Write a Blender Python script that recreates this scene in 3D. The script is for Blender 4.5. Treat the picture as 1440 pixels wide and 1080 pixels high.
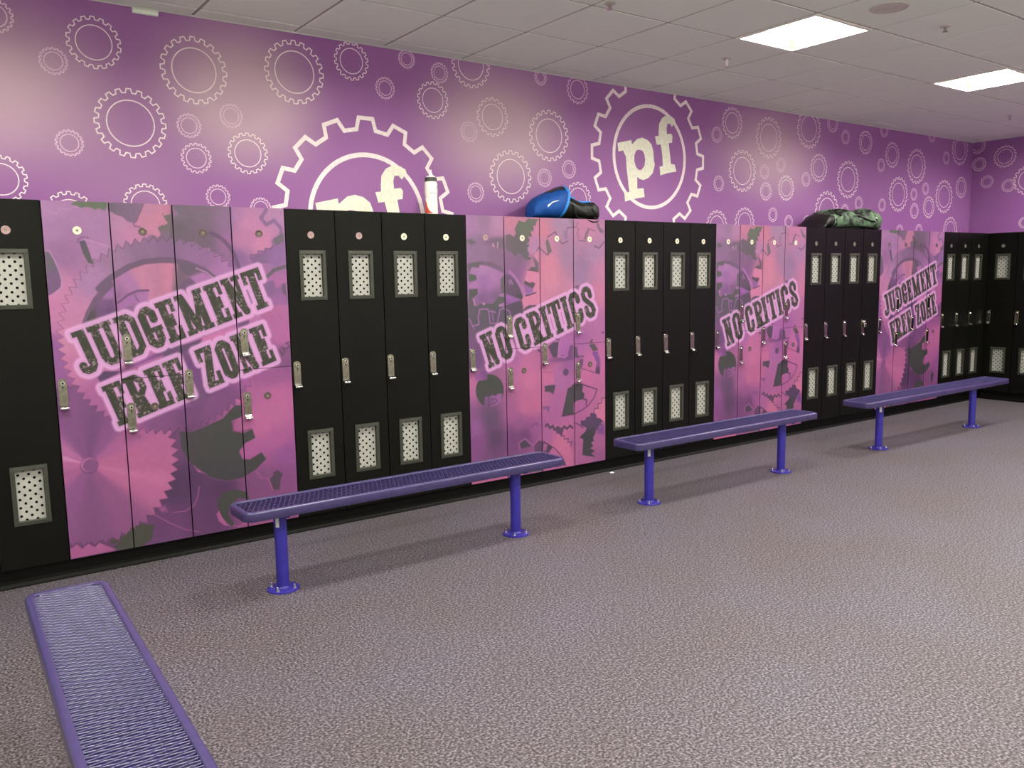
import bpy, bmesh, math, random
import numpy as np
from mathutils import Vector, Matrix
from mathutils.bvhtree import BVHTree

for o in list(bpy.data.objects): bpy.data.objects.remove(o, do_unlink=True)
SC = bpy.context.scene
COL = SC.collection
PI = math.pi
random.seed(7); RNG = np.random.default_rng(7)

# ------------------------------------------------------------ camera, world, exposure
cam_d = bpy.data.cameras.new('camera'); cam = bpy.data.objects.new('camera', cam_d); COL.objects.link(cam)
cam_d.sensor_fit = 'HORIZONTAL'; cam_d.sensor_width = 36.0; cam_d.lens = 1179.27 / 1440 * 36.0
cam_d.clip_start = 0.02
YAW, PITCH, ROLL = 0.62290, -0.12660, -0.01630
fwd = Vector((math.sin(YAW)*math.cos(PITCH), math.cos(YAW)*math.cos(PITCH), math.sin(PITCH)))
rt = Vector((math.cos(YAW), -math.sin(YAW), 0)); up = rt.cross(fwd)
r2 = rt*math.cos(ROLL) + up*math.sin(ROLL); u2 = -rt*math.sin(ROLL) + up*math.cos(ROLL)
M = Matrix((r2, u2, -fwd)).transposed().to_4x4(); M.translation = Vector((-0.5708, -4.6823, 1.4954))
cam.matrix_world = M
SC.camera = cam
w = bpy.data.worlds.new('world'); SC.world = w; w.use_nodes = True
w.node_tree.nodes['Background'].inputs[0].default_value = (0.02, 0.02, 0.022, 1)
w.node_tree.nodes['Background'].inputs[1].default_value = 0.3
vs = SC.view_settings
vs.view_transform = 'Standard'; vs.look = 'None'; vs.gamma = 1.0; vs.use_curve_mapping = False
vs.exposure = 0.0
LAMP = 83.0            # radiance of the troffer lenses
LAMP_COL = (1.0, 0.985, 0.87)

# ------------------------------------------------------------ dimensions (metres)
DOOR = 0.305; Z0 = 0.103; Z1 = 1.903          # locker column width, door bottom, door top
WALL_Y = 0.40; WALL_X = 9.88; RX = 9.52        # mural wall, right wall, right locker fronts
CEIL = 2.99; LEFT_X = -1.65; BACK_Y = -5.75
TX0, TDX, TY0, TDY = 1.486, 0.598, 0.245, 0.612

# ------------------------------------------------------------ printed artwork data (metres on the door group / wall)
JFZ_ART= [('B',[(0.023,1.871,170,120,170),(0.071,1.658,150,100,150),(0.257,1.782,165,115,165),(0.035,1.466,190,118,165),(0.035,1.753,160,112,162),(0.006,1.352,190,115,165),(0.004,1.158,145,85,150),(0.022,0.855,150,80,145),(0.638,1.804,118,95,118),(0.822,1.877,125,98,125),(0.882,1.81,145,100,150),(0.928,1.864,165,110,165),(1.007,1.813,188,118,165),(0.975,1.731,180,112,160),(1.084,1.705,195,120,165),(1.165,1.623,140,95,150),(1.156,1.456,165,95,155),(0.941,1.623,135,90,145),(1.207,1.873,170,118,165),(1.15,1.34,170,95,150),(1.172,1.198,175,95,155),(1.164,1.056,130,75,125),(1.102,0.969,150,80,140),(1.123,0.83,180,95,150),(1.118,0.736,180,97,150),(1.028,0.677,182,97,150),(1.111,0.592,168,88,147),(1.165,0.497,145,78,143),(1.128,0.355,130,70,125),(0.962,0.524,165,85,145),(0.785,0.351,85,50,90),(0.589,0.63,105,62,108),(0.601,0.409,85,52,92),(0.695,0.214,95,55,100),(0.637,0.14,100,58,102),(0.998,0.129,150,80,130),(0.982,0.366,125,70,120),(0.533,0.397,80,52,88),(0.47,0.215,105,60,108),(0.515,0.124,110,65,115)]),('P',[(0.131,1.91),(0.164,1.914),(0.147,1.894)],[(0,0,195,120,165)],0.002,1.0),('P',[(0.136,1.887),(0.164,1.912),(0.3,1.907),(0.298,1.881),(0.286,1.861),(0.259,1.872),(0.241,1.864),(0.223,1.875),(0.197,1.877),(0.178,1.869),(0.162,1.881)],[(0,0,100,105,92)],0.004,1.0),('L',[(0.038,1.848),(0.067,1.837),(0.087,1.866),(0.121,1.86),(0.148,1.878),(0.178,1.869)],0.006,(180,130,175),0.003,0.7),('P',[(0.307,1.9),(0.473,1.909),(0.431,1.81),(0.416,1.805),(0.388,1.812),(0.367,1.833),(0.344,1.84),(0.306,1.861)],[(0.315,1.886,105,88,108),(0.378,1.868,125,95,130),(0.451,1.896,130,98,132)],0.004,1.0),('P',[(0.308,1.856),(0.344,1.838),(0.366,1.831),(0.388,1.809),(0.416,1.802),(0.443,1.781),(0.488,1.741),(0.462,1.71),(0.389,1.69),(0.318,1.669),(0.304,1.674)],[(0.328,1.808,175,122,165),(0.393,1.745,188,120,165),(0.32,1.699,170,112,160)],0.002,1.0),('P',[(0.476,1.909),(0.607,1.907),(0.592,1.87),(0.559,1.854),(0.581,1.809),(0.535,1.782),(0.545,1.747),(0.531,1.732),(0.503,1.746),(0.488,1.741),(0.443,1.783),(0.415,1.79),(0.428,1.81)],[(0.498,1.887,185,122,160),(0.543,1.838,195,120,155)],0.002,1.0),('L',[(0.475,1.909),(0.43,1.81),(0.416,1.8),(0.42,1.788),(0.448,1.783)],0.006,(130,85,122),0.002,1.0),('P',[(0.562,1.857),(0.605,1.871),(0.634,1.861),(0.628,1.764),(0.598,1.774),(0.541,1.767),(0.532,1.782),(0.581,1.809)],[(0,0,112,98,106)],0.003,1.0),('P',[(0.612,1.901),(0.925,1.904),(0.914,1.666),(0.908,1.623),(0.881,1.621),(0.85,1.626),(0.84,1.645),(0.804,1.655),(0.789,1.681),(0.758,1.676),(0.733,1.699),(0.708,1.712),(0.672,1.707),(0.653,1.722),(0.627,1.709),(0.588,1.716)],[(0.637,1.778,100,82,100),(0.77,1.87,117,93,117),(0.771,1.729,106,83,106),(0.883,1.836,138,98,140),(0.892,1.72,150,95,150),(0.626,1.855,115,95,118)],0.003,1.0),('P',[(0.609,1.901),(0.632,1.871),(0.641,1.856),(0.61,1.829)],[(0,0,140,100,140)],0.002,1.0),('P',[(0.571,1.914),(0.605,1.913),(0.602,1.854),(0.566,1.843)],[(0,0,190,118,155)],0.002,1.0),('P',[(0.566,1.833),(0.586,1.808),(0.563,1.792)],[(0,0,195,120,155)],0.002,1.0),('L',[(0.805,1.758),(0.846,1.74),(0.876,1.714),(0.906,1.677),(0.926,1.639),(0.944,1.575)],0.022,(95,65,102),0.006,0.8),('L',[(1.118,1.911),(1.114,1.886),(1.084,1.847),(1.112,1.81),(1.159,1.835),(1.197,1.79),(1.195,1.751),(1.147,1.717),(1.158,1.695)],0.02,(125,90,140),0.004,0.85),('P',[(1.148,1.734),(1.21,1.768),(1.213,1.701),(1.158,1.695)],[(0,0,105,90,108)],0.006,1.0),('P',[(1.155,1.695),(1.214,1.718),(1.216,1.595),(1.022,1.596),(1.013,1.629),(1.058,1.645),(1.093,1.667)],[(1.166,1.645,140,95,152),(1.051,1.618,125,85,135)],0.002,1.0),('L',[(1.013,1.623),(1.013,1.64),(1.058,1.645),(1.059,1.662),(1.099,1.662),(1.1,1.678),(1.128,1.673),(1.146,1.695)],0.008,(120,80,125),0.003,1.0),('P',[(0.005,1.658),(0.019,1.658),(0.038,1.62),(0.056,1.572),(0.064,1.514),(0.061,1.485),(0.035,1.461),(0.003,1.442),(0.003,1.515)],[(0.016,1.61,100,90,105),(0.03,1.514,115,80,125)],0.003,1.0),('L',[(0.005,1.66),(0.024,1.658),(0.042,1.615),(0.059,1.562),(0.067,1.514),(0.061,1.48),(0.034,1.456)],0.005,(175,125,170),0.002,1.0),('P',[(0.158,1.707),(0.185,1.712),(0.199,1.664),(0.215,1.597),(0.192,1.6),(0.171,1.649)],[(0.174,1.693,90,75,100),(0.2,1.62,90,85,90)],0.002,1.0),('L',[(0.149,1.702),(0.154,1.717),(0.173,1.729),(0.199,1.724)],0.009,(135,90,140),0.004,1.0),('P',[(0.185,1.717),(0.212,1.717),(0.3,1.679),(0.303,1.659),(0.223,1.62),(0.215,1.6),(0.196,1.678)],[(0.229,1.698,172,118,170),(0.273,1.679,168,115,165)],0.002,1.0),('L',[(0.185,1.719),(0.291,1.684)],0.006,(185,130,175),0.002,1.0),('P',[(0.575,0.697),(0.634,0.685),(0.725,0.712),(0.808,0.742),(0.878,0.809),(0.916,0.805),(0.918,0.743),(0.856,0.722),(0.858,0.663),(0.918,0.646),(0.97,0.664),(0.984,0.61),(0.923,0.587),(0.89,0.546),(0.904,0.498),(0.943,0.49),(1.014,0.526),(1.04,0.479),(0.974,0.425),(0.898,0.39),(0.809,0.384),(0.724,0.417),(0.648,0.485),(0.604,0.541),(0.577,0.61)],[(0.615,0.627,70,62,70),(0.8,0.603,66,64,66),(0.79,0.435,66,60,68)],0.003,1.0),('L',[(0.872,0.717),(0.861,0.708),(0.861,0.668),(0.891,0.653),(0.959,0.665)],0.008,(105,55,90),0.003,0.8),('L',[(0.89,0.546),(0.905,0.504),(0.944,0.493),(1.014,0.523)],0.007,(150,75,130),0.003,0.8),('P',[(0.633,0.503),(0.648,0.485),(0.698,0.444),(0.657,0.461)],[(0,0,175,95,145)],0.005,1.0),('L',[(0.648,0.485),(0.724,0.417),(0.809,0.384),(0.898,0.39),(0.974,0.425)],0.006,(120,65,110),0.004,0.7),('P',[(0.881,0.873),(0.921,0.892),(0.922,0.813),(0.874,0.835)],[(0,0,185,95,150)],0.004,1.0),('P',[(0.637,0.815),(0.708,0.868),(0.817,0.896),(0.783,0.872),(0.707,0.841)],[(0,0,85,68,84)],0.003,1.0),('P',[(1.051,0.361),(1.076,0.375),(1.079,0.392),(1.101,0.406),(1.135,0.377),(1.119,0.35),(1.109,0.287),(1.071,0.293)],[(0,0,80,62,80)],0.003,1.0),('L',[(1.046,0.362),(1.071,0.29)],0.006,(165,90,140),0.002,1.0),('L',[(0.979,0.413),(1.006,0.374),(1.051,0.361)],0.01,(165,88,140),0.005,0.6),('P',[(0.741,0.206),(0.756,0.226),(0.775,0.177),(0.822,0.133),(0.86,0.114),(0.783,0.132),(0.752,0.164)],[(0,0,168,88,142)],0.004,1.0),('P',[(0.747,0.261),(0.76,0.299),(0.794,0.324),(0.85,0.332),(0.922,0.303),(0.93,0.258),(0.869,0.28),(0.835,0.257),(0.81,0.222),(0.803,0.194),(0.838,0.13),(0.821,0.121),(0.795,0.144),(0.77,0.189)],[(0,0,68,66,66)],0.003,1.0),('L',[(0.86,0.112),(0.912,0.128),(0.913,0.145)],0.006,(185,100,150),0.002,1.0),('L',[(0.418,0.263),(0.495,0.2),(0.569,0.152),(0.641,0.124)],0.006,(150,80,135),0.002,1.0),('L',[(0.514,0.257),(0.576,0.254),(0.624,0.276),(0.649,0.328),(0.657,0.377)],0.006,(150,80,140),0.002,1.0),('P',[(0.44,0.297),(0.471,0.303),(0.484,0.268),(0.454,0.273)],[(0,0,160,85,140)],0.012,1.0),('P',[(0.173,0.175),(0.201,0.164),(0.231,0.185),(0.264,0.173),(0.281,0.202),(0.322,0.232),(0.414,0.207),(0.394,0.131),(0.337,0.104),(0.263,0.093),(0.198,0.122),(0.243,0.151),(0.204,0.142)],[(0,0,74,70,68)],0.003,1.0),('S',(0.122,0.58),0.438,0.402,51,2.4,0,[(-10,178,95,145),(-30,182,97,148),(-22,190,105,155),(-60,140,80,130),(-90,128,75,125),(-120,140,82,138),(-155,165,90,145),(170,175,95,148),(155,205,130,180),(148,170,95,150),(110,128,75,130),(80,118,70,122),(55,135,78,135),(30,165,90,145),(8,178,95,145)],0.0025,0),('L',[(0.011,0.166),(0.035,0.182),(0.056,0.152),(0.089,0.174),(0.115,0.147),(0.14,0.171),(0.171,0.147),(0.187,0.173)],0.009,(105,60,105),0.003,1.0),('P',[(0.002,0.158),(0.015,0.163),(0.035,0.177),(0.058,0.147),(0.089,0.169),(0.117,0.144),(0.14,0.164),(0.171,0.141),(0.217,0.113),(0.197,0.107),(0.002,0.106)],[(0,0,170,90,145)],0.004,1.0),('P',[(0.28,0.197),(0.305,0.198),(0.321,0.222),(0.399,0.207),(0.394,0.131),(0.337,0.104),(0.264,0.098),(0.237,0.13),(0.264,0.168)],[(0,0,74,70,66)],0.003,1.0),('P',[(0.165,0.575),(0.164,0.586),(0.159,0.596),(0.153,0.605),(0.144,0.611),(0.134,0.616),(0.123,0.617),(0.112,0.616),(0.102,0.611),(0.093,0.605),(0.087,0.596),(0.082,0.586),(0.081,0.575),(0.082,0.564),(0.087,0.554),(0.093,0.545),(0.102,0.539),(0.112,0.534),(0.123,0.533),(0.134,0.534),(0.144,0.539),(0.153,0.545),(0.159,0.554),(0.164,0.564)],[(0,0,110,62,112)],0.004,1.0),('P',[(0.159,0.578),(0.158,0.588),(0.154,0.596),(0.148,0.604),(0.14,0.61),(0.132,0.614),(0.122,0.615),(0.112,0.614),(0.104,0.61),(0.096,0.604),(0.09,0.596),(0.086,0.588),(0.085,0.578),(0.086,0.568),(0.09,0.56),(0.096,0.552),(0.103,0.546),(0.112,0.542),(0.122,0.541),(0.132,0.542),(0.14,0.546),(0.148,0.552),(0.154,0.559),(0.158,0.568)],[(0,0,190,110,160)],0.004,1.0),('P',[(0.161,0.575),(0.16,0.584),(0.156,0.592),(0.151,0.599),(0.144,0.604),(0.136,0.608),(0.127,0.609),(0.118,0.608),(0.11,0.604),(0.103,0.599),(0.098,0.592),(0.094,0.584),(0.093,0.575),(0.094,0.566),(0.098,0.558),(0.103,0.551),(0.11,0.546),(0.118,0.542),(0.127,0.541),(0.136,0.542),(0.144,0.546),(0.151,0.551),(0.156,0.558),(0.16,0.566)],[(0,0,128,75,128)],0.004,1.0),('S',(0.548,1.214),0.525,0.494,72,-0.8,0,[(180,195,122,165),(160,188,118,165),(140,165,115,165),(120,150,108,150),(105,135,98,138),(85,130,92,135),(65,140,95,145),(45,165,105,165),(20,180,108,165),(-10,182,105,165),(-30,160,85,150),(-50,120,68,122),(-80,112,65,115),(-100,125,72,125),(-115,150,85,140),(-140,165,92,150),(-165,190,110,160)],0.0025,0.3),('S',(0.546,1.216),0.402,0.402,3,0,0,[(180,150,92,150),(165,75,66,75),(150,95,70,98),(145,150,95,155),(120,165,108,165),(110,190,118,155),(85,195,118,155),(75,110,85,108),(62,130,92,130),(45,150,95,150),(20,170,105,165),(-20,165,95,160),(-60,110,70,115),(-90,140,80,145),(-130,170,95,155),(-160,185,110,165)],0.003,0),('L',[(0.156,1.297),(0.177,1.351),(0.208,1.404),(0.248,1.453),(0.288,1.492),(0.23,1.471),(0.26,1.501),(0.304,1.535),(0.382,1.582),(0.455,1.607),(0.529,1.614),(0.603,1.614),(0.601,1.613),(0.676,1.595),(0.751,1.563),(0.801,1.522)],0.03,(108,80,112),0.003,1.0),('P',[(0.157,1.305),(0.182,1.356),(0.222,1.404),(0.291,1.472),(0.301,1.482),(0.297,1.422),(0.223,1.414),(0.209,1.345),(0.282,1.337),(0.234,1.321)],[(0.18,1.331,78,68,78),(0.261,1.443,160,105,165),(0.222,1.404,105,75,110)],0.004,1.0),('P',[(0.223,1.414),(0.297,1.417),(0.296,1.341),(0.207,1.32)],[(0.24,1.393,120,78,128),(0.273,1.352,100,65,112)],0.01,1.0),('P',[(0.315,1.416),(0.374,1.453),(0.451,1.464),(0.469,1.443),(0.457,1.407),(0.398,1.388),(0.311,1.361)],[(0.382,1.425,155,100,160),(0.449,1.428,165,105,165),(0.331,1.38,160,100,160)],0.004,1.0),('L',[(0.311,1.396),(0.363,1.435),(0.412,1.457),(0.466,1.458)],0.012,(115,75,118),0.002,1.0),('L',[(0.397,1.434),(0.416,1.401)],0.007,(125,80,130),0.002,1.0),('P',[(0.62,1.603),(0.676,1.595),(0.736,1.571),(0.761,1.552),(0.714,1.55),(0.677,1.529),(0.637,1.551)],[(0,0,102,82,108)],0.006,1.0),('P',[(0.645,1.509),(0.686,1.524),(0.721,1.492),(0.641,1.451),(0.617,1.467)],[(0,0,108,78,115)],0.006,1.0),('P',[(0.681,1.524),(0.75,1.549),(0.801,1.522),(0.71,1.487)],[(0,0,165,105,165)],0.006,1.0),('L',[(0.715,1.571),(0.766,1.549),(0.801,1.52)],0.006,(185,125,175),0.002,1.0),('P',[(0.192,1.024),(0.224,1.052),(0.299,1.046),(0.407,1.095),(0.534,1.149),(0.611,1.171),(0.63,1.148),(0.532,1.123),(0.456,1.096),(0.308,1.045),(0.23,1.005),(0.204,0.995)],[(0.237,1.03,88,58,98),(0.407,1.089,140,80,150),(0.559,1.153,98,66,105)],0.006,1.0),('P',[(0.52,1.137),(0.602,1.158),(0.726,1.191),(0.7,1.152),(0.652,1.139),(0.61,1.115),(0.518,1.106)],[(0,0,98,68,105)],0.006,1.0),('P',[(0.92,1.266),(0.988,1.282),(0.981,1.257),(0.925,1.244)],[(0,0,105,68,110)],0.006,1.0),('P',[(0.726,1.199),(0.892,1.245),(0.902,1.234),(0.813,1.189),(0.716,1.162)],[(0,0,195,110,165)],0.008,1.0),('P',[(0.639,1.092),(0.709,1.044),(0.713,0.951),(0.681,0.938),(0.626,1.05)],[(0,0,112,65,122)],0.012,1.0),('P',[(0.975,1.449),(1.003,1.454),(1.02,1.365),(0.998,1.363)],[(0,0,120,80,130)],0.006,1.0),('P',[(1.149,1.102),(1.166,1.078),(1.185,1.112),(1.219,1.132),(1.221,1.006),(1.156,1.005),(1.135,1.046)],[(1.177,1.078,130,75,125),(1.192,1.025,125,70,122)],0.004,1.0),('L',[(1.155,1.102),(1.168,1.07),(1.181,1.095),(1.165,1.118),(1.191,1.105),(1.215,1.121),(1.192,1.14),(1.219,1.144)],0.008,(95,60,98),0.003,1.0),('P',[(1.187,1.478),(1.207,1.483),(1.212,1.399),(1.178,1.433)],[(0,0,100,80,105)],0.006,1.0),('P',[(1.072,1.486),(1.136,1.501),(1.151,1.456),(1.18,1.467),(1.189,1.422),(1.218,1.399),(1.215,1.356),(1.111,1.36)],[(1.116,1.457,125,85,135),(1.153,1.384,150,90,150)],0.006,1.0),('L',[(1.097,1.518),(1.144,1.557),(1.215,1.579)],0.02,(98,82,98),0.004,1.0)]
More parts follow.
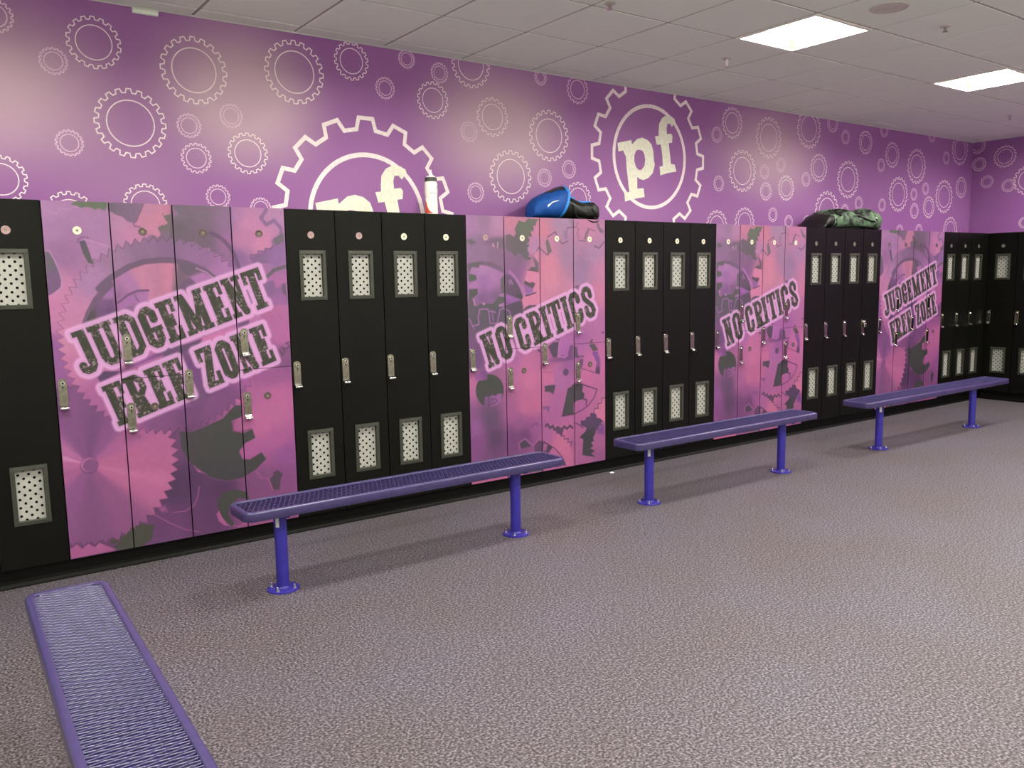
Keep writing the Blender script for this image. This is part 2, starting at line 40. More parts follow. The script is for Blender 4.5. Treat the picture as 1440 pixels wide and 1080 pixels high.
NC_ART= [('B',[(0.039,1.842,165,115,165),(0.157,1.872,152,112,152),(0.252,1.866,182,127,172),(0.082,1.708,138,103,142),(0.247,1.651,130,96,132),(0.35,1.869,198,122,155),(0.369,1.591,135,92,135),(0.42,1.631,128,92,130),(0.638,1.811,202,122,152),(0.809,1.864,167,127,166),(0.698,1.586,205,122,155),(0.861,1.648,160,118,157),(1.0,1.572,150,110,152),(1.171,1.541,185,115,157),(1.03,1.839,190,118,160),(1.114,1.649,165,118,162),(0.647,1.709,185,120,160),(0.104,1.467,150,100,160),(0.099,1.251,88,77,94),(0.243,1.225,88,75,94),(0.398,1.519,135,86,140),(0.55,1.48,202,121,160),(0.548,1.345,205,120,160),(0.383,1.26,85,70,92),(0.697,1.478,203,125,156),(1.142,1.363,190,112,152),(1.141,1.145,170,100,155),(0.859,1.412,190,120,155),(0.971,1.487,152,112,155),(0.048,0.952,108,70,120),(0.025,0.794,180,100,150),(0.468,0.902,187,102,152),(0.517,0.772,192,106,152),(0.407,0.939,165,95,155),(0.167,0.54,98,70,104),(0.044,0.486,140,82,142),(0.204,0.398,92,62,98),(0.057,0.382,130,72,130),(0.462,0.591,188,100,147),(0.567,0.601,185,98,145),(0.417,0.476,145,82,137),(0.358,0.553,160,88,142),(0.459,0.387,108,60,110),(0.355,0.379,115,65,118),(0.547,0.426,150,82,140),(0.661,0.824,187,102,152),(0.797,0.77,165,97,157),(1.139,0.875,188,102,157),(1.022,0.747,187,100,152),(0.827,1.026,165,97,160),(0.967,1.04,160,92,155),(0.864,0.856,150,85,145),(0.689,0.903,165,92,145),(0.655,0.37,165,92,150),(0.739,0.555,165,92,148),(0.792,0.309,190,104,148),(0.963,0.452,170,92,147),(1.108,0.539,175,97,147),(1.167,0.488,195,108,148),(1.154,0.24,165,90,142),(1.006,0.124,165,90,142),(0.817,0.247,192,104,148),(0.893,0.274,165,90,142),(0.678,0.192,175,95,150),(1.154,0.141,150,82,135)]),('P',[(0.432,1.879),(0.48,1.866),(0.511,1.893),(0.598,1.891),(0.582,1.848),(0.551,1.844),(0.56,1.815),(0.527,1.803),(0.537,1.777),(0.503,1.764),(0.523,1.742),(0.487,1.716),(0.518,1.704),(0.497,1.671),(0.522,1.659),(0.501,1.635),(0.521,1.615),(0.485,1.611),(0.45,1.647),(0.42,1.663),(0.4,1.635),(0.37,1.663),(0.321,1.686),(0.318,1.777),(0.348,1.786),(0.392,1.767),(0.408,1.795),(0.396,1.822)],[(0.474,1.832,104,106,98),(0.372,1.727,108,92,106),(0.421,1.691,102,90,102)],0.004,1.0),('L',[(0.545,1.837),(0.558,1.813)],0.012,(92,88,92),0.003,1.0),('L',[(0.522,1.797),(0.537,1.777)],0.012,(92,88,92),0.003,1.0),('L',[(0.503,1.756),(0.521,1.744)],0.012,(92,88,92),0.003,1.0),('L',[(0.492,1.712),(0.515,1.706)],0.012,(92,88,92),0.003,1.0),('L',[(0.491,1.635),(0.526,1.619)],0.012,(92,88,92),0.003,1.0),('P',[(0.582,1.874),(0.603,1.883),(0.603,1.696),(0.574,1.672),(0.522,1.647),(0.502,1.696),(0.523,1.712),(0.518,1.744),(0.544,1.777),(0.55,1.809),(0.571,1.834)],[(0.587,1.834,200,120,160),(0.564,1.712,178,122,168)],0.006,1.0),('P',[(0.009,1.744),(0.046,1.748),(0.082,1.727),(0.045,1.71),(0.013,1.723)],[(0,0,100,92,100)],0.01,1.0),('P',[(0.148,1.72),(0.206,1.756),(0.303,1.761),(0.307,1.69),(0.253,1.694),(0.205,1.713)],[(0.206,1.725,120,92,122),(0.293,1.734,112,96,112)],0.02,1.0),('P',[(0.208,1.727),(0.22,1.721),(0.229,1.696),(0.212,1.701)],[(0,0,200,140,175)],0.004,1.0),('L',[(0.254,1.729),(0.251,1.694)],0.008,(190,140,175),0.004,1.0),('P',[(0.009,1.585),(0.056,1.598),(0.126,1.605),(0.203,1.597),(0.27,1.572),(0.301,1.555),(0.301,1.522),(0.24,1.548),(0.164,1.572),(0.105,1.58),(0.095,1.559),(0.041,1.565),(0.016,1.525),(0.01,1.525)],[(0.055,1.58,98,88,98),(0.174,1.592,112,88,114),(0.27,1.552,118,88,122)],0.008,1.0),('P',[(0.021,1.525),(0.041,1.565),(0.095,1.559),(0.105,1.58),(0.173,1.572),(0.24,1.548),(0.298,1.522),(0.308,1.496),(0.278,1.48),(0.272,1.428),(0.256,1.377),(0.206,1.315),(0.138,1.293),(0.052,1.296),(0.016,1.344),(0.069,1.374),(0.086,1.397),(0.082,1.428),(0.014,1.43),(0.019,1.453),(0.076,1.475),(0.075,1.514),(0.012,1.53)],[(0.125,1.553,172,118,172),(0.128,1.486,150,100,162),(0.224,1.493,168,112,168),(0.199,1.446,160,105,162),(0.125,1.357,122,82,132),(0.222,1.378,120,84,128),(0.056,1.448,165,108,162)],0.004,1.0),('P',[(0.012,1.523),(0.072,1.512),(0.078,1.481),(0.015,1.47)],[(0,0,88,90,86)],0.003,1.0),('P',[(0.016,1.42),(0.082,1.424),(0.085,1.389),(0.054,1.37),(0.035,1.359),(0.016,1.328)],[(0,0,84,80,84)],0.003,1.0),('P',[(0.011,1.329),(0.035,1.359),(0.067,1.307),(0.115,1.325),(0.148,1.324),(0.206,1.322),(0.266,1.377),(0.306,1.424),(0.301,1.182),(0.012,1.195)],[(0.042,1.273,92,80,96),(0.226,1.33,88,84,88),(0.243,1.245,90,76,96)],0.006,1.0),('P',[(0.045,1.359),(0.056,1.351),(0.065,1.311),(0.055,1.31)],[(0,0,190,122,165)],0.002,1.0),('P',[(0.115,1.333),(0.146,1.328),(0.138,1.313),(0.124,1.313)],[(0,0,175,115,160)],0.002,1.0),('L',[(0.049,1.154),(0.013,1.227)],0.006,(145,95,152),0.003,1.0),('L',[(0.013,1.227),(0.04,1.175),(0.09,1.186),(0.083,1.232),(0.097,1.286),(0.162,1.288),(0.171,1.26),(0.179,1.19),(0.237,1.187),(0.263,1.277),(0.293,1.288),(0.343,1.266),(0.352,1.221)],0.01,(150,96,157),0.003,1.0),('L',[(0.181,1.272),(0.219,1.264)],0.012,(150,100,155),0.003,1.0),('L',[(0.197,1.263),(0.208,1.207)],0.01,(140,85,150),0.003,1.0),('P',[(0.273,1.484),(0.313,1.523),(0.31,1.384),(0.272,1.424)],[(0,0,98,86,98)],0.008,1.0),('P',[(0.311,1.52),(0.348,1.511),(0.387,1.482),(0.431,1.421),(0.458,1.355),(0.445,1.339),(0.315,1.387)],[(0.347,1.495,105,76,112),(0.395,1.402,98,74,104),(0.435,1.364,75,68,78)],0.005,1.0),('P',[(0.313,1.383),(0.44,1.342),(0.311,1.303)],[(0.344,1.35,155,95,165),(0.419,1.34,145,90,158),(0.324,1.315,125,75,140)],0.004,1.0),('P',[(0.311,1.303),(0.445,1.335),(0.451,1.278),(0.458,1.241),(0.372,1.228),(0.358,1.265),(0.311,1.283)],[(0,0,86,70,92)],0.006,1.0),('P',[(0.251,1.377),(0.276,1.39),(0.3,1.388),(0.3,1.364),(0.265,1.365)],[(0,0,155,105,155)],0.003,1.0),('P',[(0.25,1.313),(0.299,1.326),(0.298,1.299),(0.254,1.297)],[(0,0,158,108,158)],0.003,1.0),('L',[(0.348,1.535),(0.392,1.495),(0.431,1.445),(0.461,1.4),(0.473,1.363)],0.018,(168,108,170),0.004,1.0),('L',[(0.342,1.471),(0.351,1.447)],0.007,(170,120,170),0.002,1.0),('L',[(0.354,1.479),(0.371,1.449)],0.007,(175,125,172),0.002,1.0),('P',[(0.499,1.538),(0.597,1.529),(0.599,1.294),(0.511,1.297),(0.464,1.274),(0.45,1.343),(0.466,1.367),(0.538,1.382),(0.549,1.415),(0.565,1.451),(0.478,1.469)],[(0.55,1.501,204,122,160),(0.548,1.345,205,120,160)],0.003,1.0),('P',[(0.462,1.451),(0.478,1.471),(0.518,1.454),(0.539,1.462),(0.568,1.449),(0.544,1.413)],[(0,0,94,74,90)],0.003,1.0),('P',[(0.465,1.447),(0.544,1.413),(0.551,1.388),(0.486,1.369)],[(0,0,142,92,158)],0.003,1.0),('L',[(0.481,1.366),(0.527,1.374),(0.572,1.387)],0.008,(72,55,75),0.002,1.0),('P',[(0.464,1.261),(0.474,1.285),(0.511,1.301),(0.586,1.299),(0.541,1.279)],[(0,0,88,70,90)],0.004,1.0),('P',[(0.547,1.639),(0.598,1.59),(0.597,1.531),(0.51,1.544),(0.536,1.566),(0.567,1.564)],[(0.572,1.59,115,90,120),(0.546,1.554,92,88,90)],0.006,1.0),('L',[(0.502,1.544),(0.597,1.531)],0.006,(100,70,95),0.002,1.0),('P',[(0.6,1.68),(0.599,1.602),(0.558,1.643)],[(0,0,200,122,160)],0.003,1.0),('L',[(0.584,1.676),(0.6,1.698),(0.616,1.688),(0.678,1.646),(0.713,1.677)],0.008,(112,84,110),0.002,1.0),('P',[(0.68,1.763),(0.713,1.681),(0.678,1.646),(0.663,1.738)],[(0,0,112,102,106)],0.002,1.0),('L',[(0.68,1.771),(0.749,1.807),(0.807,1.725),(0.862,1.744)],0.008,(112,84,112),0.002,1.0),('P',[(0.858,1.838),(0.874,1.84),(0.857,1.802),(0.857,1.761),(0.827,1.752),(0.83,1.814)],[(0,0,150,112,152)],0.004,1.0),('L',[(0.86,1.841),(0.935,1.844)],0.007,(118,90,115),0.002,1.0),('L',[(0.888,1.895),(0.913,1.858)],0.03,(140,112,138),0.01,0.7),('P',[(1.055,1.838),(1.069,1.831),(1.032,1.759),(1.012,1.754),(1.029,1.805)],[(0,0,122,96,118)],0.004,1.0),('L',[(1.052,1.838),(1.123,1.819)],0.007,(130,92,125),0.002,1.0),('L',[(0.964,1.752),(1.029,1.745)],0.008,(120,90,115),0.002,1.0),('L',[(1.114,1.713),(1.157,1.696),(1.207,1.74)],0.01,(112,80,112),0.002,1.0),('P',[(1.135,1.882),(1.152,1.88),(1.17,1.846),(1.204,1.828),(1.204,1.802),(1.167,1.812),(1.144,1.846)],[(0,0,122,98,118)],0.004,1.0),('L',[(0.957,1.875),(0.943,1.85),(0.968,1.83),(0.948,1.804),(0.967,1.783),(0.962,1.762)],0.01,(152,96,132),0.003,0.8),('P',[(0.914,1.411),(0.937,1.428),(0.97,1.429),(0.948,1.393)],[(0,0,118,82,120)],0.006,1.0),('P',[(0.283,0.721),(0.279,0.696),(0.27,0.672),(0.255,0.652),(0.236,0.635),(0.214,0.624),(0.189,0.618),(0.163,0.618),(0.137,0.624),(0.113,0.634),(0.091,0.65),(0.074,0.67),(0.061,0.693),(0.053,0.717),(0.051,0.743),(0.054,0.767),(0.063,0.79),(0.077,0.81),(0.096,0.827),(0.118,0.838),(0.142,0.845),(0.168,0.845),(0.194,0.84),(0.218,0.83),(0.24,0.815),(0.259,0.795),(0.272,0.772),(0.28,0.747)],[(0.164,0.765,66,68,64),(0.163,0.724,76,68,76)],0.002,1.0),('P',[(0.054,0.808),(0.131,0.807),(0.153,0.816),(0.141,0.849),(0.181,0.858),(0.118,0.879),(0.046,0.853)],[(0.069,0.823,150,85,150),(0.132,0.846,115,68,125)],0.006,1.0),('P',[(0.116,0.63),(0.122,0.694),(0.142,0.696),(0.158,0.687),(0.183,0.702),(0.211,0.692),(0.236,0.707),(0.273,0.7),(0.251,0.64),(0.193,0.615),(0.16,0.614)],[(0.137,0.659,120,78,125),(0.227,0.67,150,90,150),(0.177,0.627,115,72,118)],0.003,1.0),('L',[(0.157,0.704),(0.156,0.616)],0.007,(85,65,90),0.002,1.0),('L',[(0.174,0.672),(0.211,0.672),(0.227,0.653),(0.193,0.629),(0.169,0.625)],0.006,(90,65,95),0.002,1.0),('L',[(0.177,0.624),(0.235,0.642),(0.26,0.667)],0.006,(165,95,150),0.002,1.0),('P',[(0.674,1.001),(0.718,1.03),(0.778,1.029),(0.76,0.932),(0.744,0.916),(0.717,0.922)],[(0,0,86,66,92)],0.004,1.0),('P',[(0.826,0.919),(0.877,0.997),(0.908,0.996),(0.907,0.896),(0.82,0.885),(0.689,0.886),(0.755,0.915)],[(0.887,0.936,112,68,118),(0.743,0.895,130,75,130)],0.012,1.0),('P',[(0.775,1.04),(0.88,1.021),(0.854,0.926),(0.826,0.912),(0.766,0.927)],[(0.799,1.006,170,98,165),(0.832,0.94,160,92,160)],0.003,1.0),('L',[(0.775,1.033),(0.763,0.928),(0.826,0.912),(0.857,0.93)],0.005,(190,120,175),0.002,1.0),('P',[(0.788,0.934),(0.821,0.928),(0.804,0.923)],[(0,0,105,60,110)],0.002,1.0),('L',[(0.74,1.059),(0.775,1.044)],0.01,(105,62,105),0.002,1.0),('P',[(0.861,0.806),(0.86,0.813),(0.858,0.819),(0.853,0.824),(0.848,0.829),(0.842,0.831),(0.835,0.832),(0.828,0.831),(0.822,0.829),(0.817,0.824),(0.812,0.819),(0.81,0.813),(0.809,0.806),(0.81,0.799),(0.812,0.793),(0.817,0.788),(0.822,0.783),(0.828,0.781),(0.835,0.78),(0.842,0.781),(0.848,0.783),(0.853,0.788),(0.858,0.793),(0.86,0.799)],[(0,0,94,64,100)],0.002,1.0),('L',[(0.624,0.865),(0.651,0.889),(0.706,0.908),(0.798,0.902)],0.022,(125,72,125),0.012,0.7),('P',[(0.621,0.819),(0.726,0.81),(0.731,0.741),(0.687,0.732),(0.639,0.732),(0.623,0.742)],[(0.688,0.779,190,102,150)],0.006,1.0),('L',[(0.624,0.823),(0.726,0.813),(0.731,0.741)],0.006,(160,85,140),0.002,1.0),('P',[(0.573,0.991),(0.605,0.98),(0.605,0.964),(0.584,0.971)],[(0,0,86,66,92)],0.003,1.0),('P',[(0.913,0.987),(0.939,0.985),(0.958,0.901),(0.921,0.902)],[(0,0,90,66,95)],0.003,1.0),('L',[(0.949,0.911),(1.003,0.911)],0.01,(96,62,100),0.002,1.0),('P',[(0.966,0.892),(1.0,0.894),(1.0,0.863),(0.986,0.825),(0.966,0.844)],[(0,0,110,66,110)],0.006,1.0),('P',[(1.058,0.993),(1.111,0.997),(1.149,0.95),(1.099,0.938)],[(0,0,90,76,85)],0.003,1.0),('P',[(1.064,1.008),(1.088,1.037),(1.096,1.024),(1.087,1.002)],[(0,0,105,70,95)],0.003,1.0),('P',[(1.087,0.932),(1.14,0.942),(1.166,0.869),(1.163,0.767),(1.118,0.779),(1.133,0.854)],[(1.116,0.908,128,75,148),(1.145,0.786,78,54,90),(1.151,0.852,130,76,140)],0.003,1.0),('L',[(1.151,0.941),(1.175,0.868),(1.168,0.771)],0.005,(165,90,145),0.002,1.0),('L',[(0.977,0.826),(1.052,0.8),(1.163,0.764)],0.006,(112,62,102),0.002,1.0),('L',[(0.965,0.712),(1.039,0.684),(1.135,0.652)],0.01,(80,45,76),0.002,1.0),('P',[(1.181,1.076),(1.205,1.084),(1.205,1.066)],[(0,0,80,48,80)],0.002,1.0),('P',[(0.916,0.721),(0.999,0.692),(0.993,0.653),(0.846,0.666),(0.851,0.683),(0.885,0.697)],[(0,0,75,60,78)],0.003,1.0),('P',[(0.851,0.683),(0.902,0.7),(0.925,0.711),(0.982,0.706),(0.999,0.683),(0.99,0.653),(1.013,0.629),(1.007,0.594),(0.929,0.584),(0.907,0.568),(0.906,0.489),(0.794,0.486)],[(0.862,0.586,72,66,74),(0.953,0.643,70,60,72)],0.003,1.0),('P',[(0.999,0.696),(1.135,0.653),(1.109,0.597),(1.056,0.544),(0.998,0.515),(0.917,0.497),(0.907,0.564),(0.935,0.583),(1.004,0.594),(1.013,0.629),(0.99,0.653)],[(1.068,0.632,180,98,150),(0.963,0.554,168,92,150),(1.021,0.57,172,92,150)],0.004,1.0),('L',[(1.001,0.594),(1.033,0.582),(1.027,0.549)],0.014,(100,60,100),0.004,1.0),('L',[(0.993,0.703),(1.135,0.653),(1.109,0.597),(1.056,0.544),(0.998,0.515),(0.906,0.489),(0.794,0.486)],0.008,(92,50,92),0.002,1.0),('P',[(0.638,0.72),(0.687,0.724),(0.739,0.721),(0.719,0.654),(0.686,0.675),(0.641,0.681)],[(0,0,82,66,86)],0.003,1.0),('P',[(0.62,0.578),(0.688,0.571),(0.671,0.523),(0.652,0.556),(0.623,0.554)],[(0,0,128,76,134)],0.004,1.0),('L',[(0.645,0.431),(0.661,0.445),(0.683,0.412),(0.71,0.426),(0.721,0.396),(0.76,0.411),(0.792,0.379),(0.815,0.409),(0.843,0.388),(0.868,0.409),(0.896,0.388)],0.016,(85,58,90),0.003,1.0),('P',[(0.705,0.411),(0.76,0.409),(0.815,0.398),(0.792,0.339),(0.759,0.361)],[(0,0,95,66,95)],0.006,1.0),('P',[(0.618,0.409),(0.704,0.39),(0.748,0.367),(0.77,0.355),(0.803,0.338),(0.803,0.316),(0.848,0.297),(0.87,0.254),(0.873,0.246),(0.897,0.199),(0.896,0.102),(0.825,0.127),(0.798,0.183),(0.725,0.259),(0.626,0.326)],[(0.655,0.357,165,92,150),(0.792,0.304,194,106,148),(0.817,0.247,192,104,148)],0.003,1.0),('L',[(0.742,0.368),(0.77,0.373),(0.786,0.34),(0.814,0.343),(0.814,0.315),(0.856,0.314),(0.847,0.286),(0.887,0.288),(0.875,0.254)],0.008,(110,62,108),0.003,1.0),('P',[(1.102,0.477),(1.108,0.507),(1.147,0.508),(1.147,0.539),(1.179,0.545),(1.18,0.581),(1.215,0.582),(1.215,0.396),(1.167,0.429),(1.132,0.442)],[(0,0,196,110,150)],0.003,1.0),('L',[(1.215,0.58),(1.18,0.581),(1.182,0.547),(1.144,0.542),(1.147,0.508),(1.108,0.51),(1.105,0.481)],0.008,(110,62,108),0.003,1.0),('P',[(0.974,0.433),(1.02,0.432),(1.026,0.454),(1.067,0.454),(1.067,0.48),(1.102,0.477),(1.126,0.465),(1.132,0.437),(1.167,0.429),(1.197,0.403),(1.173,0.392),(1.191,0.376),(1.155,0.376),(1.149,0.349),(1.125,0.343),(1.113,0.313),(1.095,0.293),(1.101,0.265),(1.077,0.254),(1.095,0.225),(1.065,0.213),(1.115,0.184),(1.075,0.174),(1.114,0.139),(0.987,0.171),(0.998,0.29),(0.96,0.31),(0.967,0.313),(1.02,0.347),(1.031,0.372),(0.974,0.402)],[(1.067,0.422,88,62,100),(1.048,0.298,64,60,68)],0.003,1.0),('L',[(0.922,0.421),(0.962,0.403),(0.997,0.377)],0.01,(110,62,110),0.003,1.0),('P',[(1.137,0.36),(1.203,0.389),(1.209,0.301),(1.137,0.319)],[(0,0,120,70,135)],0.015,1.0),('P',[(0.41,0.333),(0.454,0.359),(0.51,0.302),(0.422,0.296)],[(0,0,76,62,82)],0.003,1.0),('P',[(0.536,0.298),(0.581,0.336),(0.626,0.323),(0.679,0.287),(0.706,0.269),(0.669,0.23),(0.544,0.247)],[(0.571,0.301,98,62,100),(0.67,0.266,80,60,86)],0.004,1.0),('P',[(0.625,0.308),(0.661,0.296),(0.642,0.248),(0.615,0.252)],[(0,0,160,88,140)],0.006,1.0),('L',[(0.413,0.293),(0.401,0.337),(0.458,0.364),(0.527,0.305),(0.583,0.341),(0.634,0.318)],0.01,(152,92,142),0.003,1.0),('L',[(0.621,0.325),(0.725,0.259),(0.798,0.183),(0.825,0.12)],0.007,(108,56,95),0.002,1.0),('P',[(0.802,0.153),(0.825,0.142),(0.825,0.112),(0.797,0.124)],[(0,0,95,60,95)],0.004,1.0),('P',[(0.394,0.154),(0.605,0.174),(0.622,0.106),(0.401,0.114)],[(0,0,96,84,100)],0.004,1.0),('P',[(0.003,0.147),(0.3,0.154),(0.303,0.097),(0.01,0.095)],[(0,0,186,97,142)],0.004,1.0),('L',[(0.124,0.118),(0.149,0.163)],0.007,(130,65,110),0.002,1.0),('L',[(0.521,0.436),(0.53,0.456),(0.565,0.459),(0.574,0.444)],0.01,(120,68,120),0.004,1.0)]
BACK_GEARS= [(-0.081,2.84,0.083),(0.368,2.774,0.136),(0.167,2.653,0.068),(0.883,2.695,0.187),(1.482,2.759,0.189),(0.524,2.37,0.187),(0.212,2.241,0.068),(0.835,2.385,0.067),(1.079,2.462,0.068),(0.865,2.206,0.085),(1.167,2.254,0.12),(-0.117,2.035,0.121),(0.188,1.862,0.127),(0.572,1.931,0.116),(0.976,1.992,0.069),(1.228,1.934,0.064),(1.864,2.874,0.118),(2.263,2.94,0.06),(2.514,2.882,0.067),(2.097,2.735,0.069),(2.456,2.696,0.122),(2.771,2.969,0.158),(2.946,2.632,0.135),(2.744,2.513,0.07),(3.099,2.225,0.187),(2.79,2.098,0.069),(3.384,2.957,0.056),(3.741,2.91,0.105),(3.459,2.544,0.187),(3.411,2.233,0.067),(3.65,2.31,0.068),(3.74,2.089,0.13),(3.439,2.061,0.074),(5.335,2.707,0.067),(5.539,2.825,0.135),(5.37,2.29,0.068),(5.354,1.918,0.137),(6.055,2.739,0.185),(5.689,2.417,0.185),(6.002,2.429,0.066),(6.243,2.506,0.067),(6.028,2.251,0.083),(6.332,2.296,0.117),(6.663,2.873,0.186),(7.048,2.961,0.089),(7.274,2.844,0.069),(6.841,2.513,0.135),(6.637,2.393,0.067),(7.341,2.428,0.185),(7.634,2.818,0.118),(7.971,2.972,0.072),(8.143,2.728,0.133),(7.936,2.608,0.068),(8.64,2.64,0.188),(8.294,2.322,0.184),(7.983,2.197,0.067),(7.546,2.198,0.069),(7.304,2.117,0.064),(6.995,2.1,0.196),(6.676,1.981,0.069),(6.383,1.98,0.064),(6.14,2.04,0.066),(5.733,1.958,0.135),(8.608,2.335,0.066),(8.85,2.408,0.067),(8.633,2.156,0.085),(8.933,2.206,0.121),(9.261,2.338,0.187),(9.642,2.459,0.122),(9.271,2.773,0.071),(9.572,2.892,0.18),(9.436,1.957,0.156),(8.349,1.929,0.069),(8.745,1.944,0.071),(8.936,2.993,0.069)]
RIGHT_GEARS= [(0.348,2.948,0.091),(0.32,2.732,0.079),(0.22,2.521,0.071),(-0.02,2.453,0.073),(0.034,2.787,0.123),(-0.238,2.495,0.166),(-0.22,2.02,0.064)]
LOGO_P= [(-0.37,0.087),(-0.218,0.121),(-0.212,0.086),(-0.152,0.135),(-0.099,0.149),(-0.038,0.137),(0.01,0.103),(0.031,0.047),(0.038,-0.019),(0.049,-0.057),(0.025,-0.126),(-0.023,-0.167),(-0.077,-0.189),(-0.124,-0.182),(-0.151,-0.166),(-0.151,-0.261),(-0.079,-0.254),(-0.067,-0.324),(-0.224,-0.352),(-0.287,-0.371),(-0.296,-0.303),(-0.24,-0.291),(-0.25,-0.235),(-0.27,-0.105),(-0.279,-0.012),(-0.303,0.023),(-0.307,0.032),(-0.359,0.021)]
LOGO_H= [(-0.138,0.051),(-0.098,0.047),(-0.071,0.021),(-0.062,-0.026),(-0.071,-0.074),(-0.104,-0.109),(-0.138,-0.111),(-0.165,-0.089),(-0.185,-0.043),(-0.185,0.003),(-0.165,0.041)]
LOGO_F= [(0.05,0.172),(0.092,0.178),(0.091,0.214),(0.098,0.281),(0.132,0.327),(0.181,0.353),(0.237,0.351),(0.28,0.331),(0.287,0.308),(0.249,0.264),(0.224,0.288),(0.195,0.285),(0.185,0.251),(0.189,0.201),(0.239,0.209),(0.256,0.189),(0.251,0.136),(0.211,0.13),(0.226,0.042),(0.241,-0.04),(0.284,-0.04),(0.306,-0.098),(0.2,-0.116),(0.115,-0.14),(0.104,-0.068),(0.143,-0.063),(0.135,0.035),(0.116,0.111),(0.069,0.105)]

# ------------------------------------------------------------ helpers
def lin(c):
    c = np.asarray(c, float)/255.0
    return np.where(c <= 0.04045, c/12.92, ((c+0.055)/1.055)**2.4)
def L4(c): 
    l = lin(c); return (float(l[0]), float(l[1]), float(l[2]), 1.0)
def tag(o, label=None, cat=None, group=None, kind=None):
    if label: o['label'] = label
    if cat: o['category'] = cat
    if group: o['group'] = group
    if kind: o['kind'] = kind
    return o
def empty(name, loc, rz=0.0):
    o = bpy.data.objects.new(name, None); COL.objects.link(o); o.location = loc; o.rotation_euler = (0, 0, rz)
    o.empty_display_size = 0.1
    return o
def link(name, me, parent=None, loc=None):
    o = bpy.data.objects.new(name, me); COL.objects.link(o)
    if parent is not None: o.parent = parent
    if loc is not None: o.location = loc
    return o
class MB:
    """collects shapes into one mesh"""
    def __init__(s): s.v = []; s.f = []
    def add(s, v, f):
        n = len(s.v); s.v += [tuple(p) for p in v]; s.f += [tuple(i+n for i in q) for q in f]; return s
    def box(s, x0, y0, z0, x1, y1, z1):
        v = [(x0,y0,z0),(x1,y0,z0),(x1,y1,z0),(x0,y1,z0),(x0,y0,z1),(x1,y0,z1),(x1,y1,z1),(x0,y1,z1)]
        return s.add(v, [(0,3,2,1),(4,5,6,7),(0,1,5,4),(1,2,6,5),(2,3,7,6),(3,0,4,7)])
    def tube(s, pts, r, n=8, closed=False, flat=1.0):
        pts = [Vector(p) for p in pts]; m = len(pts); rings = []
        for i, p in enumerate(pts):
            a = pts[(i-1) % m] if (closed or i > 0) else p; b = pts[(i+1) % m] if (closed or i < m-1) else p
            t = (b-a).normalized() if (b-a).length > 1e-9 else Vector((0,0,1))
            ref = Vector((0,0,1)) if abs(t.z) < 0.9 else Vector((0,1,0))
            u = t.cross(ref).normalized(); w_ = u.cross(t).normalized()
            rr = r[i] if isinstance(r, (list, tuple)) else r
            rings.append([p + u*(math.cos(2*PI*k/n)*rr) + w_*(math.sin(2*PI*k/n)*rr*flat) for k in range(n)])
        v = [q for ring in rings for q in ring]; f = []
        for i in range(m if closed else m-1):
            j = (i+1) % m
            for k in range(n): f.append((i*n+k, i*n+(k+1) % n, j*n+(k+1) % n, j*n+k))
        if not closed:
            f.append(tuple(range(n-1, -1, -1))); f.append(tuple((m-1)*n+k for k in range(n)))
        return s.add(v, f)
    def lathe(s, prof, n=24, cx=0, cy=0, axis='z'):
        v = []; f = []
        for (r, z) in prof:
            for k in range(n):
                a = 2*PI*k/n
                if axis == 'z': v.append((cx+r*math.cos(a), cy+r*math.sin(a), z))
                else: v.append((cx+r*math.cos(a), z, cy+r*math.sin(a)))
        for i in range(len(prof)-1):
            for k in range(n):
                q = (i*n+k, i*n+(k+1) % n, (i+1)*n+(k+1) % n, (i+1)*n+k)
                f.append(q if axis == 'z' else q[::-1])
        e0 = tuple(range(n-1, -1, -1)); e1 = tuple((len(prof)-1)*n+k for k in range(n))
        f += [e0, e1] if axis == 'z' else [e0[::-1], e1[::-1]]
        return s.add(v, f)
    def mesh(s, name, mat=None, smooth=False, bevel=0.0, seg=2):
        me = bpy.data.meshes.new(name); me.from_pydata(s.v, [], s.f); me.update()
        if bevel > 0 or smooth:
            bm = bmesh.new(); bm.from_mesh(me)
            if bevel > 0:
                ed = [e for e in bm.edges if len(e.link_faces) == 2 and e.calc_face_angle(0) > 0.6]
                bmesh.ops.bevel(bm, geom=ed, offset=bevel, segments=seg, affect='EDGES', profile=0.5)
            bm.to_mesh(me); bm.free()
        if smooth:
            for p in me.polygons: p.use_smooth = True
            try: me.set_sharp_from_angle(angle=math.radians(smooth if smooth is not True else 40))
            except Exception: pass
        if mat: me.materials.append(mat)
        return me
    def build(s, name, mat, parent=None, smooth=False, bevel=0.0, seg=2, loc=None):
        return link(name, s.mesh(name, mat, smooth, bevel, seg), parent, loc)

